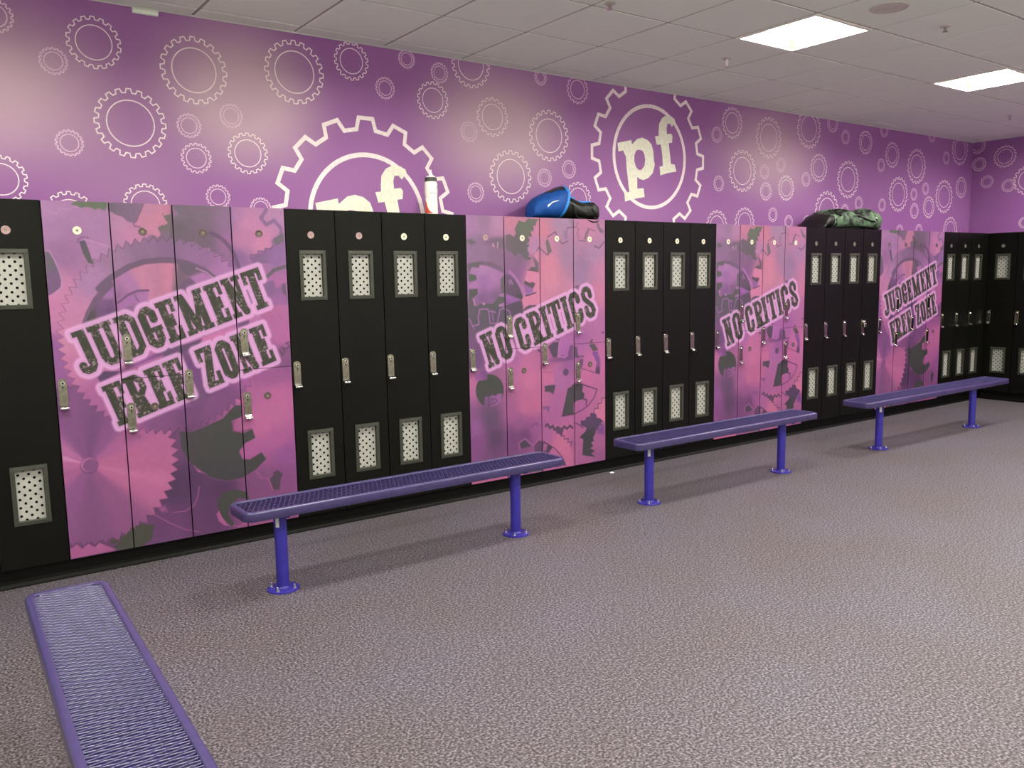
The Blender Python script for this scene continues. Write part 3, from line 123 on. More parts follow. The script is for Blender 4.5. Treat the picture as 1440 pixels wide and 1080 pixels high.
# ------------------------------------------------------------ materials (all node based)
def new_mat(name):
    m = bpy.data.materials.new(name); m.use_nodes = True
    return m, m.node_tree.nodes, m.node_tree.links, m.node_tree.nodes['Principled BSDF']
def mat(name, c1, rough=0.5, c2=None, scale=40.0, metal=0.0, bump=0.0, bscale=None, spec=0.5, coat=0.0, detail=3.0, lo=0.35, hi=0.65):
    m, nd, lk, b = new_mat(name)
    b.inputs['Roughness'].default_value = rough; b.inputs['Metallic'].default_value = metal
    b.inputs['Specular IOR Level'].default_value = spec; b.inputs['Coat Weight'].default_value = coat
    tc = nd.new('ShaderNodeTexCoord')
    ns = nd.new('ShaderNodeTexNoise'); ns.inputs['Scale'].default_value = scale; ns.inputs['Detail'].default_value = detail
    lk.new(tc.outputs['Object'], ns.inputs['Vector'])
    cr = nd.new('ShaderNodeValToRGB'); cr.color_ramp.elements[0].position = lo; cr.color_ramp.elements[1].position = hi
    cr.color_ramp.elements[0].color = L4(c1); cr.color_ramp.elements[1].color = L4(c2 if c2 else tuple(min(255, x*1.06+1) for x in c1))
    lk.new(ns.outputs['Fac'], cr.inputs['Fac']); lk.new(cr.outputs['Color'], b.inputs['Base Color'])
    if bump:
        n2 = nd.new('ShaderNodeTexNoise'); n2.inputs['Scale'].default_value = bscale or scale*3; n2.inputs['Detail'].default_value = 4
        lk.new(tc.outputs['Object'], n2.inputs['Vector'])
        bp = nd.new('ShaderNodeBump'); bp.inputs['Strength'].default_value = bump; bp.inputs['Distance'].default_value = 0.002
        lk.new(n2.outputs['Fac'], bp.inputs['Height']); lk.new(bp.outputs['Normal'], b.inputs['Normal'])
    return m
M_BLACK = mat('black_laminate', (9,9,7), 0.38, (12,12,9), 9, bump=0.10, bscale=500, spec=0.15)
M_BODY = mat('black_carcass', (8,8,7), 0.6, spec=.1)
M_BASE = mat('black_rubber_base', (9,9,8), 0.5, spec=.12)
M_FRAME = mat('vent_frame_plastic', (44,45,37), 0.5, bump=0.15, bscale=600)
M_VENT = mat('white_perforated_sheet', (154,153,148), 0.5)
M_NICKEL = mat('brushed_nickel', (138,134,122), 0.24, (160,156,142), 60, metal=1.0, bump=.1)
M_CHROME = mat('chrome', (220,220,214), 0.12, metal=1.0)
M_KEYHOLE = mat('dark_keyhole', (14,14,13), 0.4)
M_DISC_W = mat('bright_reflection_disc', (208,202,180), 0.35)  # reflections on the shiny discs are put into these disc colours
M_DISC_P = mat('rosy_reflection_disc', (150,122,124), 0.35)
M_DISC_D = mat('dark_reflection_disc', (84,70,68), 0.35, metal=0.3)
M_DISC_G = mat('grey_reflection_disc', (92,90,84), 0.35)
M_DOT = mat('engraved_number', (120,104,92), 0.5)
M_GEAR = mat('white_wall_print', (242,226,228), 0.6)
M_GEAR2 = mat('pale_wall_print', (232,204,222), 0.6)
M_GEAR3 = mat('faint_wall_print', (222,190,214), 0.6)
M_LOGO = mat('cream_wall_print', (232,230,214), 0.6)
M_TILE = mat('ceiling_tile_fibre', (240,247,236), 0.9, (233,240,229), 160, bump=0.3, bscale=300)
M_TBAR = mat('ceiling_grid_metal', (164,150,147), 0.6)
M_DECK = mat('ceiling_deck', (60,58,56), 0.9)
M_LIP = mat('white_enamel', (240,240,232), 0.35)
M_HOUSE = mat('dim_anodised_reflector', (62,60,48), 0.6)
M_SEAT = mat('violet_vinyl_coating', (55,47,90), 0.30, (60,52,96), 25, coat=0.15)
M_GRID = mat('violet_vinyl_mesh', (50,44,84), 0.27, (55,49,92), 25, spec=0.5, coat=0.2)
M_LEG = mat('blue_violet_paint', (44,36,136), 0.35, (49,41,143), 20)
M_ZINC = mat('zinc_bolt', (205,205,215), 0.25, metal=1.0)
M_STICK = mat('silver_sticker', (190,190,182), 0.35)
M_STAIN = None

def floor_mat():
    m, nd, lk, b = new_mat('speckled_rubber_floor')
    tc = nd.new('ShaderNodeTexCoord')
    def noise(s, d=2.0):
        n = nd.new('ShaderNodeTexNoise'); n.inputs['Scale'].default_value = s; n.inputs['Detail'].default_value = d
        lk.new(tc.outputs['Object'], n.inputs['Vector']); return n
    a = noise(105.0, 3.0)
    cr = nd.new('ShaderNodeValToRGB'); e = cr.color_ramp.elements
    e[0].position = 0.36; e[0].color = L4((40,38,41)); e[1].position = 0.66; e[1].color = L4((134,127,137))
    x = cr.color_ramp.elements.new(0.5); x.color = L4((82,77,82))
    lk.new(a.outputs['Fac'], cr.inputs['Fac'])
    big = noise(1.3, 4.0)
    cb = nd.new('ShaderNodeValToRGB'); cb.color_ramp.elements[0].position = 0.3; cb.color_ramp.elements[1].position = 0.7
    cb.color_ramp.elements[0].color = L4((236,226,222)); cb.color_ramp.elements[1].color = L4((244,240,252))
    lk.new(big.outputs['Fac'], cb.inputs['Fac'])
    mx = nd.new('ShaderNodeMix'); mx.data_type = 'RGBA'; mx.blend_type = 'MULTIPLY'; mx.inputs['Factor'].default_value = 1.0
    lk.new(cr.outputs['Color'], mx.inputs['A']); lk.new(cb.outputs['Color'], mx.inputs['B'])
    lk.new(mx.outputs['Result'], b.inputs['Base Color'])
    b.inputs['Roughness'].default_value = 0.55; b.inputs['Specular IOR Level'].default_value = 0.3
    bp = nd.new('ShaderNodeBump'); bp.inputs['Strength'].default_value = 0.25; bp.inputs['Distance'].default_value = 0.002
    lk.new(a.outputs['Fac'], bp.inputs['Height']); lk.new(bp.outputs['Normal'], b.inputs['Normal'])
    return m
M_FLOOR = floor_mat()

def wall_mat():
    """printed vinyl mural ground: violet with broad soft lilac patches at fixed spots"""
    m, nd, lk, b = new_mat('purple_mural_vinyl')
    tc = nd.new('ShaderNodeTexCoord'); acc = None
    def mth(op, *ins):
        n = nd.new('ShaderNodeMath'); n.operation = op
        for i, v in enumerate(ins):
            if isinstance(v, (int, float)): n.inputs[i].default_value = v
            else: lk.new(v, n.inputs[i])
        return n.outputs[0]
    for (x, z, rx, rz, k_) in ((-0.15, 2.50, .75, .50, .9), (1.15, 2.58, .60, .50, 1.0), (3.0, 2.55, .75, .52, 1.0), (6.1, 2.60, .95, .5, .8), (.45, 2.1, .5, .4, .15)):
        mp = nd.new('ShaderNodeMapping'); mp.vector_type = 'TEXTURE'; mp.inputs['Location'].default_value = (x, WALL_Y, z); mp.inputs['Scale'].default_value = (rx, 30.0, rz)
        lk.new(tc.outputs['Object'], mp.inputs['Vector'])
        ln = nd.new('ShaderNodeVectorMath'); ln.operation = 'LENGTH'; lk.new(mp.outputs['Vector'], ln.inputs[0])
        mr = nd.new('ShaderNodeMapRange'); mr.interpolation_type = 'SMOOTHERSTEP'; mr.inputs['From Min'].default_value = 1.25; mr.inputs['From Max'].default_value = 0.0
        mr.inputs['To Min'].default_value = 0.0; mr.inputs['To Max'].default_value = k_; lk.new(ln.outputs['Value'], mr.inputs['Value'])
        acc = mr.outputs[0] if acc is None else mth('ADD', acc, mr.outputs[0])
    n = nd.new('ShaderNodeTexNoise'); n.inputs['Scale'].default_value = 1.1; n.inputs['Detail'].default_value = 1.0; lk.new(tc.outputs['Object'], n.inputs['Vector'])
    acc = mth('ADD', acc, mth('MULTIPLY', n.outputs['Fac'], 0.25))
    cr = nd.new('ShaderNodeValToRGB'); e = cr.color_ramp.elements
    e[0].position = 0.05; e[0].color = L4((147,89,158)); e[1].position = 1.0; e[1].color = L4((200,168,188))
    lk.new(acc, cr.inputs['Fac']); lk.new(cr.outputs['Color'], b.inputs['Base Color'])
    b.inputs['Roughness'].default_value = 0.55; b.inputs['Specular IOR Level'].default_value = 0.3
    return m
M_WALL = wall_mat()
M_PAINT = mat('off_white_wall_paint', (204,204,196), 0.6)

def lens_mat():
    m, nd, lk, b = new_mat('lit_prismatic_lens')
    b.inputs['Base Color'].default_value = (0.9, 0.9, 0.85, 1); b.inputs['Emission Color'].default_value = LAMP_COL + (1,)
    b.inputs['Emission Strength'].default_value = LAMP
    return m
M_LENS = lens_mat()

def print_mat():
    """door laminate: the printed colours are stored per point on the door"""
    m, nd, lk, b = new_mat('printed_gear_laminate')
    a = nd.new('ShaderNodeVertexColor'); a.layer_name = 'print'
    lk.new(a.outputs['Color'], b.inputs['Base Color'])
    b.inputs['Roughness'].default_value = 0.42; b.inputs['Specular IOR Level'].default_value = 0.35
    return m
M_PRINT = print_mat()

# ------------------------------------------------------------ setting
def struct(name, mb, m, **k):
    o = mb.build(name, m, **k); tag(o, kind='structure'); return o
floor = struct('floor', MB().box(LEFT_X-0.1, BACK_Y-0.1, -0.1, WALL_X+0.1, WALL_Y+0.1, 0.0), M_FLOOR)
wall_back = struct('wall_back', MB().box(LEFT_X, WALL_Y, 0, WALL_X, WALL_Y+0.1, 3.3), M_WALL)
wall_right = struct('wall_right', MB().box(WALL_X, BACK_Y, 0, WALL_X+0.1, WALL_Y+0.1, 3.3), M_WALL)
wall_left = struct('wall_left', MB().box(LEFT_X-0.1, BACK_Y, 0, LEFT_X, WALL_Y+0.1, 3.3), M_PAINT)
wall_front = struct('wall_front', MB().box(LEFT_X-0.1, BACK_Y-0.1, 0, WALL_X+0.1, BACK_Y, 3.3), M_PAINT)
ceiling = struct('ceiling', MB().box(LEFT_X-0.1, BACK_Y-0.1, 3.3, WALL_X+0.1, WALL_Y+0.1, 3.36), M_DECK)

# lay-in tiles on a T-bar grid; lights replace one tile
XS = [LEFT_X] + [x for x in [TX0+TDX*k for k in range(-6, 15)] if LEFT_X+0.05 < x < WALL_X-0.05] + [WALL_X]
YS = [WALL_Y] + [TY0-TDY*k for k in range(0, 14)] + [BACK_Y]
LIGHT_COLS = [-4, 0, 4, 8, 12]        # grid columns that hold lights
LIGHT_ROWS = [2, 6, 9]
def gx(k): return TX0+TDX*k
lights = [(gx(c), gx(c+1), TY0-TDY*(r), TY0-TDY*(r+1)) for r in LIGHT_ROWS for c in LIGHT_COLS]
def is_light(xa, xb, ya, yb):
    return any(abs(xa-l[0]) < 0.02 and abs(ya-l[2]) < 0.02 for l in lights)
tile_cache = {}
for i in range(len(XS)-1):
    for j in range(len(YS)-1):
        xa, xb, ya, yb = XS[i], XS[i+1], YS[j], YS[j+1]
        if is_light(xa, xb, ya, yb): continue
        wx, wy = round(xb-xa, 3), round(ya-yb, 3)
        if (wx, wy) not in tile_cache:
            g = 0.0085; t = MB()
            if wx > 0.06 and wy > 0.06:
                t.box(-wx/2+g, -wy/2+g, 0.0, wx/2-g, wy/2-g, 0.012)
            else: t.box(-wx/2+.002, -wy/2+.002, 0.0, wx/2-.002, wy/2-.002, 0.012)
            tile_cache[(wx, wy)] = t.mesh('ceiling_tile', M_TILE, bevel=0.003, seg=1)
        link('ceiling_tile', tile_cache[(wx, wy)], ceiling, ((xa+xb)/2, (ya+yb)/2, CEIL))
for x in XS[1:-1]:
    MB().box(x-0.012, BACK_Y, CEIL+0.005, x+0.012, WALL_Y, CEIL+0.03).build('grid_bar', M_TBAR, ceiling)
for y in YS[1:-1]:
    MB().box(LEFT_X, y-0.012, CEIL+0.0045, WALL_X, y+0.012, CEIL+0.028).build('grid_bar', M_TBAR, ceiling)
for nm, bb in (('wall_angle', (LEFT_X, WALL_Y-0.014, CEIL-0.002, WALL_X, WALL_Y, CEIL+0.004)), ('wall_angle', (WALL_X-0.014, BACK_Y, CEIL-0.002, WALL_X, WALL_Y-0.014, CEIL+0.004))):
    MB().box(*bb).build(nm, M_TILE, ceiling)

# black plinth and cove base under the lockers
def cove(name, pts, out):
    """sweep of a cove base profile along pts; out = direction away from the wall"""
    prof = [(0.0, 0.10), (0.006, 0.10), (0.007, 0.035), (0.010, 0.020), (0.018, 0.010), (0.026, 0.004), (0.026, 0.0), (0.0, 0.0)]
    mb = MB(); v = []; n = len(prof)
    for p in pts:
        for (d, z) in prof: v.append((p[0]+out[0]*d, p[1]+out[1]*d, z))
    f = [(i*n+k, i*n+(k+1) % n, (i+1)*n+(k+1) % n, (i+1)*n+k) for i in range(len(pts)-1) for k in range(n)]
    f += [tuple(range(n)), tuple((len(pts)-1)*n+k for k in range(n-1, -1, -1))]
    mb.add(v, f); o = mb.build(name, M_BASE); tag(o, kind='structure'); return o
cove('baseboard_back', [(-1.22, 0.05), (RX+0.03, 0.05)], (0, -1))
cove('baseboard_right', [(RX+0.05, 0.024), (RX+0.05, -3.1)], (-1, 0))
struct('trim_1', MB().box(31*DOOR+0.002, 0.004, Z0, RX+0.02, 0.03, Z1).box(RX+.001, -.0105, Z0, RX+0.02, 0.004, Z1), M_BLACK)

# ------------------------------------------------------------ ceiling lights
def make_light():
    t = empty('ceiling_light', (0,0,0)); hx, hy, d = TDX/2-0.008, TDY/2-0.008, 0.080
    f = MB(); w_ = 0.022
    for a, b_ in ((hx, hy),):
        f.box(-a, -b_, -0.006, a, -b_+w_, 0.006); f.box(-a, b_-w_, -0.006, a, b_, 0.006)
        f.box(-a, -b_+w_, -0.006, -a+w_, b_-w_, 0.006); f.box(a-w_, -b_+w_, -0.006, a, b_-w_, 0.006)
    f.build('frame', M_LIP, t, bevel=0.0015)
    h = MB(); A = [(-hx+w_, -hy+w_), (hx-w_, -hy+w_), (hx-w_, hy-w_), (-hx+w_, hy-w_)]; s_ = 0.975
    v = [(x, y, 0.004) for x, y in A] + [(x*s_, y*s_, d) for x, y in A] + [(x*1.03, y*1.03, 0.006) for x, y in A] + [(x*1.03, y*1.03, d+0.03) for x, y in A]
    fc = []
    for k in range(4):
        l = (k+1) % 4
        fc += [(k, l, 4+l, 4+k), (8+l, 8+k, 12+k, 12+l), (l, k, 8+k, 8+l)]
    fc += [(12, 13, 14, 15)]
    h.add(v, fc); h.build('housing', M_HOUSE, t)
    e = MB(); sx, sy = (hx-w_)*0.97, (hy-w_)*0.97
    e.add([(-sx, -sy, d-0.004), (sx, -sy, d-0.004), (sx, sy, d-0.004), (-sx, sy, d-0.004)], [(0, 3, 2, 1)])
    e.build('lens', M_LENS, t)
    return t
def copy_tree(o, parent=None):
    c = o.copy(); COL.objects.link(c)
    if parent is not None: c.parent = parent
    for ch in list(o.children): copy_tree(ch, c)
    return c
proto = make_light()
NAMEL = {(2, 4): 'square recessed ceiling light glowing white above the middle bench', (2, 8): 'square recessed ceiling light farther right, cut by the right edge of the photo',
         (2, -4): 'square recessed ceiling light above the front left corner of the locker row', (2, 0): 'square recessed ceiling light above the near end of the first bench by the lockers'}
RN = {2: 'row nearest the lockers', 6: 'middle row over the open floor', 9: 'back row behind the viewer'}
CN = {-4: 'first', 0: 'second', 4: 'third', 8: 'fourth', 12: 'fifth'}
k = 0
for r in LIGHT_ROWS:
    for c in LIGHT_COLS:
        o = proto if k == 0 else copy_tree(proto)
        o.location = ((gx(c)+gx(c+1))/2, TY0-TDY*(r+0.5), CEIL)
        tag(o, NAMEL.get((r, c), 'square recessed ceiling light, %s from the left in the %s' % (CN[c], RN[r])), 'ceiling light', 'recessed square ceiling lights'); k += 1

# ------------------------------------------------------------ wall print: gears and badges
def ribbon(pts, wd, y=0.0, closed=True):
    """flat printed line in the x-z plane (front side faces -y)"""
    n = len(pts); v = []; f = []
    P_ = [np.array(p, float) for p in pts]
    for i in range(n):
        a = P_[i]-P_[i-1] if (closed or i > 0) else P_[1]-P_[0]; b = P_[(i+1) % n]-P_[i] if (closed or i < n-1) else P_[i]-P_[i-1]
        a = a/np.hypot(*a); b = b/np.hypot(*b); na = np.array((-a[1], a[0])); nb = np.array((-b[1], b[0]))
        m_ = na+nb; m_ = m_/max(1e-6, np.hypot(*m_)); k_ = wd/2/max(0.4, float(m_ @ na))
        v += [(P_[i][0]+m_[0]*k_, y, P_[i][1]+m_[1]*k_), (P_[i][0]-m_[0]*k_, y, P_[i][1]-m_[1]*k_)]
    for i in range(n if closed else n-1):
        j = (i+1) % n; f.append((2*i, 2*j, 2*j+1, 2*i+1))
    return v, f
def gear_outline(R, r, n, ph=0.0, tip=0.20, root=0.31):
    o = []
    for k_ in range(n):
        a = ph+2*PI*k_/n; p = 2*PI/n
        for (rr, da) in ((r, -root*p), (R, -tip*p), (R, tip*p), (r, root*p)): o.append((rr*math.cos(a+da), rr*math.sin(a+da)))
    return o
def circle(R, n=40): return [(R*math.cos(2*PI*i/n), R*math.sin(2*PI*i/n)) for i in range(n)]
def gear_mesh(R, n, m):
    mb = MB(); wd = max(0.0055, 0.030*R+0.0012)
    mb.add(*ribbon(gear_outline(R*0.985, R*0.87, n, PI/2), wd)); mb.add(*ribbon(circle(R*0.655), wd*0.95))
    return mb.mesh('gear_print', m)
for (x, z, R) in BACK_GEARS:
    m_ = M_GEAR if R > 0.11 else (M_GEAR2 if R > 0.075 else M_GEAR3)
    link('gear_print', gear_mesh(R, 20 if R > 0.15 else 18, m_), wall_back, (x, WALL_Y-0.0012, z))
for (y, z, R) in RIGHT_GEARS:
    m_ = M_GEAR if R > 0.11 else (M_GEAR2 if R > 0.075 else M_GEAR3)
    o = link('gear_print', gear_mesh(R, 18, m_), wall_right, (WALL_X-0.0012, y, z)); o.rotation_euler = (0, 0, -PI/2)
def badge(x, z):
    mb = MB(); mb.add(*ribbon(gear_outline(0.640, 0.568, 16, PI/2, tip=0.197, root=0.305), 0.026)); mb.build('badge_gear', M_GEAR, wall_back, loc=(x, WALL_Y-0.0014, z))
    mb = MB(); mb.add(*ribbon(circle(0.407, 72), 0.030)); mb.build('badge_ring', M_GEAR, wall_back, loc=(x, WALL_Y-0.0012, z))
    for nm, outer, hole in (('badge_letter', LOGO_P, LOGO_H), ('badge_letter', LOGO_F, None)):
        bm = bmesh.new(); es = []
        for loop in (outer, hole):
            if not loop: continue
            vv = [bm.verts.new((p[0], 0, p[1])) for p in loop]
            es += [bm.edges.new((vv[i], vv[(i+1) % len(vv)])) for i in range(len(vv))]
        bmesh.ops.triangle_fill(bm, use_beauty=True, use_dissolve=False, edges=es, normal=(0, -1, 0))
        me = bpy.data.meshes.new(nm); bm.to_mesh(me); bm.free(); me.materials.append(M_LOGO)
        link(nm, me, wall_back, (x, WALL_Y-0.003, z))
badge(1.948, 1.892); badge(4.523, 2.459)

# ------------------------------------------------------------ door artwork, painted on a 3 mm grid
NU, NV = 408, 600
UU = np.linspace(0, 4*DOOR, NU+1); VV = np.linspace(Z0, Z1, NV+1)
GU, GV = np.meshgrid(UU, VV)
def sstep(a, b, x):
    t = np.clip((x-a)/(b-a), 0, 1); return t*t*(3-2*t)
def idw(cols, u, v, p=1.6):
    if len(cols) == 1: return np.broadcast_to(np.array(cols[0][2:5], float), u.shape+(3,))
    num = np.zeros(u.shape+(3,)); den = np.zeros(u.shape)
    for c in cols:
        d = (u-c[0])**2+(v-c[1])**2; w_ = 1.0/(d+4e-4)**p
        num += w_[..., None]*np.array(c[2:5], float); den += w_
    return num/den[..., None]
def sd_poly(pts, u, v):
    d = np.full(u.shape, 1e9); s = np.ones(u.shape); n = len(pts)
    for i in range(n):
        ax, ay = pts[i]; bx, by = pts[i-1]
        ex, ey = bx-ax, by-ay; wx, wy = u-ax, v-ay
        t = np.clip((wx*ex+wy*ey)/(ex*ex+ey*ey+1e-12), 0, 1)
        d = np.minimum(d, (wx-ex*t)**2+(wy-ey*t)**2)
        c1 = v >= ay; c2 = v < by; c3 = ex*wy > ey*wx
        s = np.where((c1 & c2 & c3) | (~c1 & ~c2 & ~c3), -s, s)
    return s*np.sqrt(d)
def sd_line(pts, u, v):
    d = np.full(u.shape, 1e9)
    for i in range(len(pts)-1):
        ax, ay = pts[i]; bx, by = pts[i+1]; ex, ey = bx-ax, by-ay; wx, wy = u-ax, v-ay
        t = np.clip((wx*ex+wy*ey)/(ex*ex+ey*ey+1e-12), 0, 1); d = np.minimum(d, (wx-ex*t)**2+(wy-ey*t)**2)
    return np.sqrt(d)
def window(pts, mg):
    x = [p[0] for p in pts]; y = [p[1] for p in pts]
    i0 = max(0, int((min(x)-mg)/(4*DOOR)*NU)); i1 = min(NU+1, int((max(x)+mg)/(4*DOOR)*NU)+2)
    j0 = max(0, int((min(y)-mg-Z0)/(Z1-Z0)*NV)); j1 = min(NV+1, int((max(y)+mg-Z0)/(Z1-Z0)*NV)+2)
    return (slice(j0, max(j0, j1)), slice(i0, max(i0, i1)))
def blend(img, w_, col, al):
    al = np.clip(al, 0, 1)[..., None]; img[w_] = img[w_]*(1-al)+col*al
def noise2(cell, seed):
    rg = np.random.default_rng(seed); ny, nx = int(1.85/cell)+3, int(1.25/cell)+3; g = rg.random((ny, nx))
    x = GU/cell; y = (GV-Z0)/cell; i = x.astype(int); j = y.astype(int); fx = x-i; fy = y-j
    fx = fx*fx*(3-2*fx); fy = fy*fy*(3-2*fy)
    return (g[j, i]*(1-fx)+g[j, i+1]*fx)*(1-fy)+(g[j+1, i]*(1-fx)+g[j+1, i+1]*fx)*fy
def paint(ops):
    img = np.zeros(GU.shape+(3,)); img[:] = (150, 100, 150)
    for op in ops:
        k_ = op[0]
        if k_ == 'B': img[:] = idw(op[1], GU, GV)
        elif k_ == 'P':
            _, pts, cols, soft, al = op; w_ = window(pts, soft*2)
            u, v = GU[w_], GV[w_]
            if u.size == 0: continue
            blend(img, w_, idw(cols, u, v, 1.2), al*sstep(soft, -soft, sd_poly(pts, u, v)))
        elif k_ == 'L':
            _, pts, wd, col, soft, al = op; w_ = window(pts, wd+soft*2); u, v = GU[w_], GV[w_]
            if u.size == 0: continue
            blend(img, w_, np.array(col, float), al*sstep(wd/2+soft, wd/2-soft, sd_line(pts, u, v)))
        elif k_ == 'S':
            _, c, Rt, Rr, n, ph, rin, cols, soft, skew = op
            du, dv = GU-c[0], GV-c[1]; rad = np.hypot(du, dv); an = np.degrees(np.arctan2(dv, du))
            t = ((an-ph)/(360.0/n)) % 1.0; tri = np.where(t < 0.5+skew/2, t/(0.5+skew/2), (1-t)/(0.5-skew/2)); edge = Rt-(Rt-Rr)*np.clip(tri, 0, 1)
            ca = np.array([(q[0]) for q in cols], float); cc = np.array([q[1:] for q in cols], float)
            d = np.abs((an[..., None]-ca+180) % 360-180); wt = 1.0/(d+4)**3
            col = (wt[..., None]*cc).sum(2)/wt.sum(2)[..., None]
            blend(img, (slice(None), slice(None)), col, sstep(soft, -soft, rad-edge))
            if Rt != Rr:    # printed bevel line just outside the teeth
                blend(img, (slice(None), slice(None)), col*0.72, 0.7*sstep(0.005, 0.0015, np.abs(rad-edge-0.001)))
    # brushed grain of the print
    img *= (1+0.035*(noise2(0.006, 5)-0.5)+0.03*(noise2(0.02, 6)-0.5))[..., None]
    return img

def letter(ch, w_, h, b=0.042, sh=0.027):
    """slab letter as boxes and strokes, in letter space"""
    B = []; S = []; c = h/2
    if ch == 'J':
        B += [(0, h-sh, w_, h), (w_-b, 0.05, w_, h)]; S += [([(w_-.021, .06), (w_-.022, .038), (w_-.036, .021), (.006, .020), (-.006, .030), (-.008, .052)], .037)]
    elif ch == 'U':
        B += [(0, h-sh, .064, h), (.011, .05, .053, h), (w_-.052, h-sh, w_, h), (w_-.043, .05, w_-.011, h)]
        S += [([(.032, .06), (.035, .038), (.05, .020), (w_-.045, .020), (w_-.03, .038), (w_-.027, .06)], .036)]
    elif ch == 'D':
        B += [(0, h-sh, .06, h), (0, 0, .06, sh), (.011, 0, .051, h)]
        S += [([(.05, h-.0165), (w_-.042, h-.0165), (w_-.019, h-.04), (w_-.019, .04), (w_-.042, .0165), (.05, .0165)], .033)]
    elif ch in 'GC':
        S += [([(w_-.021, h-.075), (w_-.021, h-.042), (w_-.037, h-.02), (.040, h-.02), (.021, h-.042), (.021, .042), (.040, .02), (w_-.037, .02), (w_-.021, .042), (w_-.021, .085)], .040)]
        if ch == 'G': B += [(w_-.058, .085, w_+.006, .085+sh)]
        else: B += [(w_-.030, h-.085, w_, h-.06)]
    elif ch in 'EF':
        B += [(0, h-sh, w_, h), (.010, 0, .051, h), (.04, c-.012, w_-.022, c+.014), (w_-.022, h-.072, w_, h), (w_-.038, c-.032, w_-.019, c+.034)]
        B += [(0, 0, w_, sh), (w_-.022, 0, w_, .072)] if ch == 'E' else [(0, 0, .066, sh)]
    elif ch == 'M':
        B += [(0, h-sh, .046, h), (w_-.046, h-sh, w_, h), (0, 0, .052, sh), (w_-.062, 0, w_, sh), (.012, 0, .038, h), (w_-.050, 0, w_-.011, h)]
        S += [([(.032, h-.02), (w_*.47, .022)], .038), ([(w_*.47, .022), (w_-.034, h-.02)], .026)]
    elif ch == 'N':
        B += [(0, h-sh, .05, h), (0, 0, .050, sh), (w_-.050, h-sh, w_, h), (.012, 0, .036, h), (w_-.036, 0, w_-.012, h)]
        S += [([(.027, h-.02), (w_-.025, .018)], .040)]
    elif ch == 'T':
        B += [(0, h-sh, w_, h), (0, h-.072, .024, h), (w_-.024, h-.072, w_, h), (w_/2-.021, 0, w_/2+.021, h), (w_/2-.035, 0, w_/2+.035, sh)]
    elif ch == 'R':
        B += [(0, 0, .063, sh), (0, h-sh, .06, h), (.011, 0, .051, h), (w_-.045, 0, w_+.004, sh)]
        S += [([(.05, h-.0165), (w_-.042, h-.0165), (w_-.02, h-.042), (w_-.02, c+.03), (w_-.042, c), (.05, c)], .033), ([(.052, c), (w_-.034, .02)], .036)]
    elif ch == 'Z':
        B += [(0, h-sh, w_, h), (0, h-.075, .024, h), (0, 0, w_, sh), (w_-.024, 0, w_, .075)]; S += [([(w_-.022, h-.025), (.022, .025)], .042)]
    elif ch == 'O':
        S += [([(.021, .042), (.021, h-.042), (.040, h-.02), (w_-.040, h-.02), (w_-.021, h-.042), (w_-.021, .042), (w_-.040, .02), (.040, .02), (.021, .042)], .039)]
    elif ch == 'I':
        B += [(w_/2-.021, 0, w_/2+.021, h), (w_/2-.032, 0, w_/2+.032, sh), (w_/2-.032, h-sh, w_/2+.032, h)]
    elif ch == 'S':
        S += [([(w_-.021, h-.08), (w_-.021, h-.042), (w_-.038, h-.02), (.040, h-.02), (.021, h-.045), (.024, c+.035), (w_-.026, c-.035), (w_-.020, .046), (w_-.038, .02), (.040, .02), (.021, .042), (.021, .085)], .038)]
    return B, S
def words(img, spec, h, ang, dark=(58, 57, 50), halo=(212, 150, 208)):
    """spec: list of (origin top-left (u,z), [(letter, s0, s1), ...])"""
    sd = np.full(GU.shape, 9.0); ca, sa = math.cos(ang), math.sin(ang)
    for (u0, z0), chars in spec:
        du, dv = GU-u0, GV-z0; S_ = du*ca+dv*sa; T_ = -du*sa+dv*ca+h
        for ch, s0, s1 in chars:
            B, S = letter(ch, s1-s0, h); x = S_-s0; y = T_
            near = (x > -.08) & (x < (s1-s0)+.08) & (y > -.07) & (y < h+.07)
            xs, ys = x[near], y[near]; d = np.full(xs.shape, 9.0)
            for (x0, y0, x1, y1) in B:
                qx = np.abs(xs-(x0+x1)/2)-(x1-x0)/2; qy = np.abs(ys-(y0+y1)/2)-(y1-y0)/2
                d = np.minimum(d, np.hypot(np.maximum(qx, 0), np.maximum(qy, 0))+np.minimum(np.maximum(qx, qy), 0))
            for pts, wd in S: d = np.minimum(d, sd_line(pts, xs, ys)-wd/2)
            sd[near] = np.minimum(sd[near], d)
    al = sstep(.034, .016, sd)
    hc = np.array(halo, float)+np.clip(sstep(.006, .022, sd), 0, 1)[..., None]*np.array((14, 16, 12))
    blend(img, (slice(None), slice(None)), hc, 0.93*al)
    n1 = noise2(.006, 11); n2 = noise2(.013, 12); n3 = noise2(.05, 13)
    wear = sstep(.54, .74, n1*0.6+n2*0.4)*sstep(.10, .60, n3)
    dk = np.array(dark, float)+wear[..., None]*np.array((84, 58, 78))
    blend(img, (slice(None), slice(None)), dk, sstep(.002, -.002, sd))
    return img
def to_albedo(img, key):
    c = lin(np.clip(img, 0, 255))*np.array((1.0, 1.07, 1.04)); return np.clip(c*PRINT_GAIN(GV)[..., None], 0, 0.9)
def PRINT_GAIN(z): return np.interp(z, [Z0, 0.6, 1.2, Z1], PG)
PG = [0.67, 0.67, 0.67, 0.67]
A18 = math.radians(18.4)
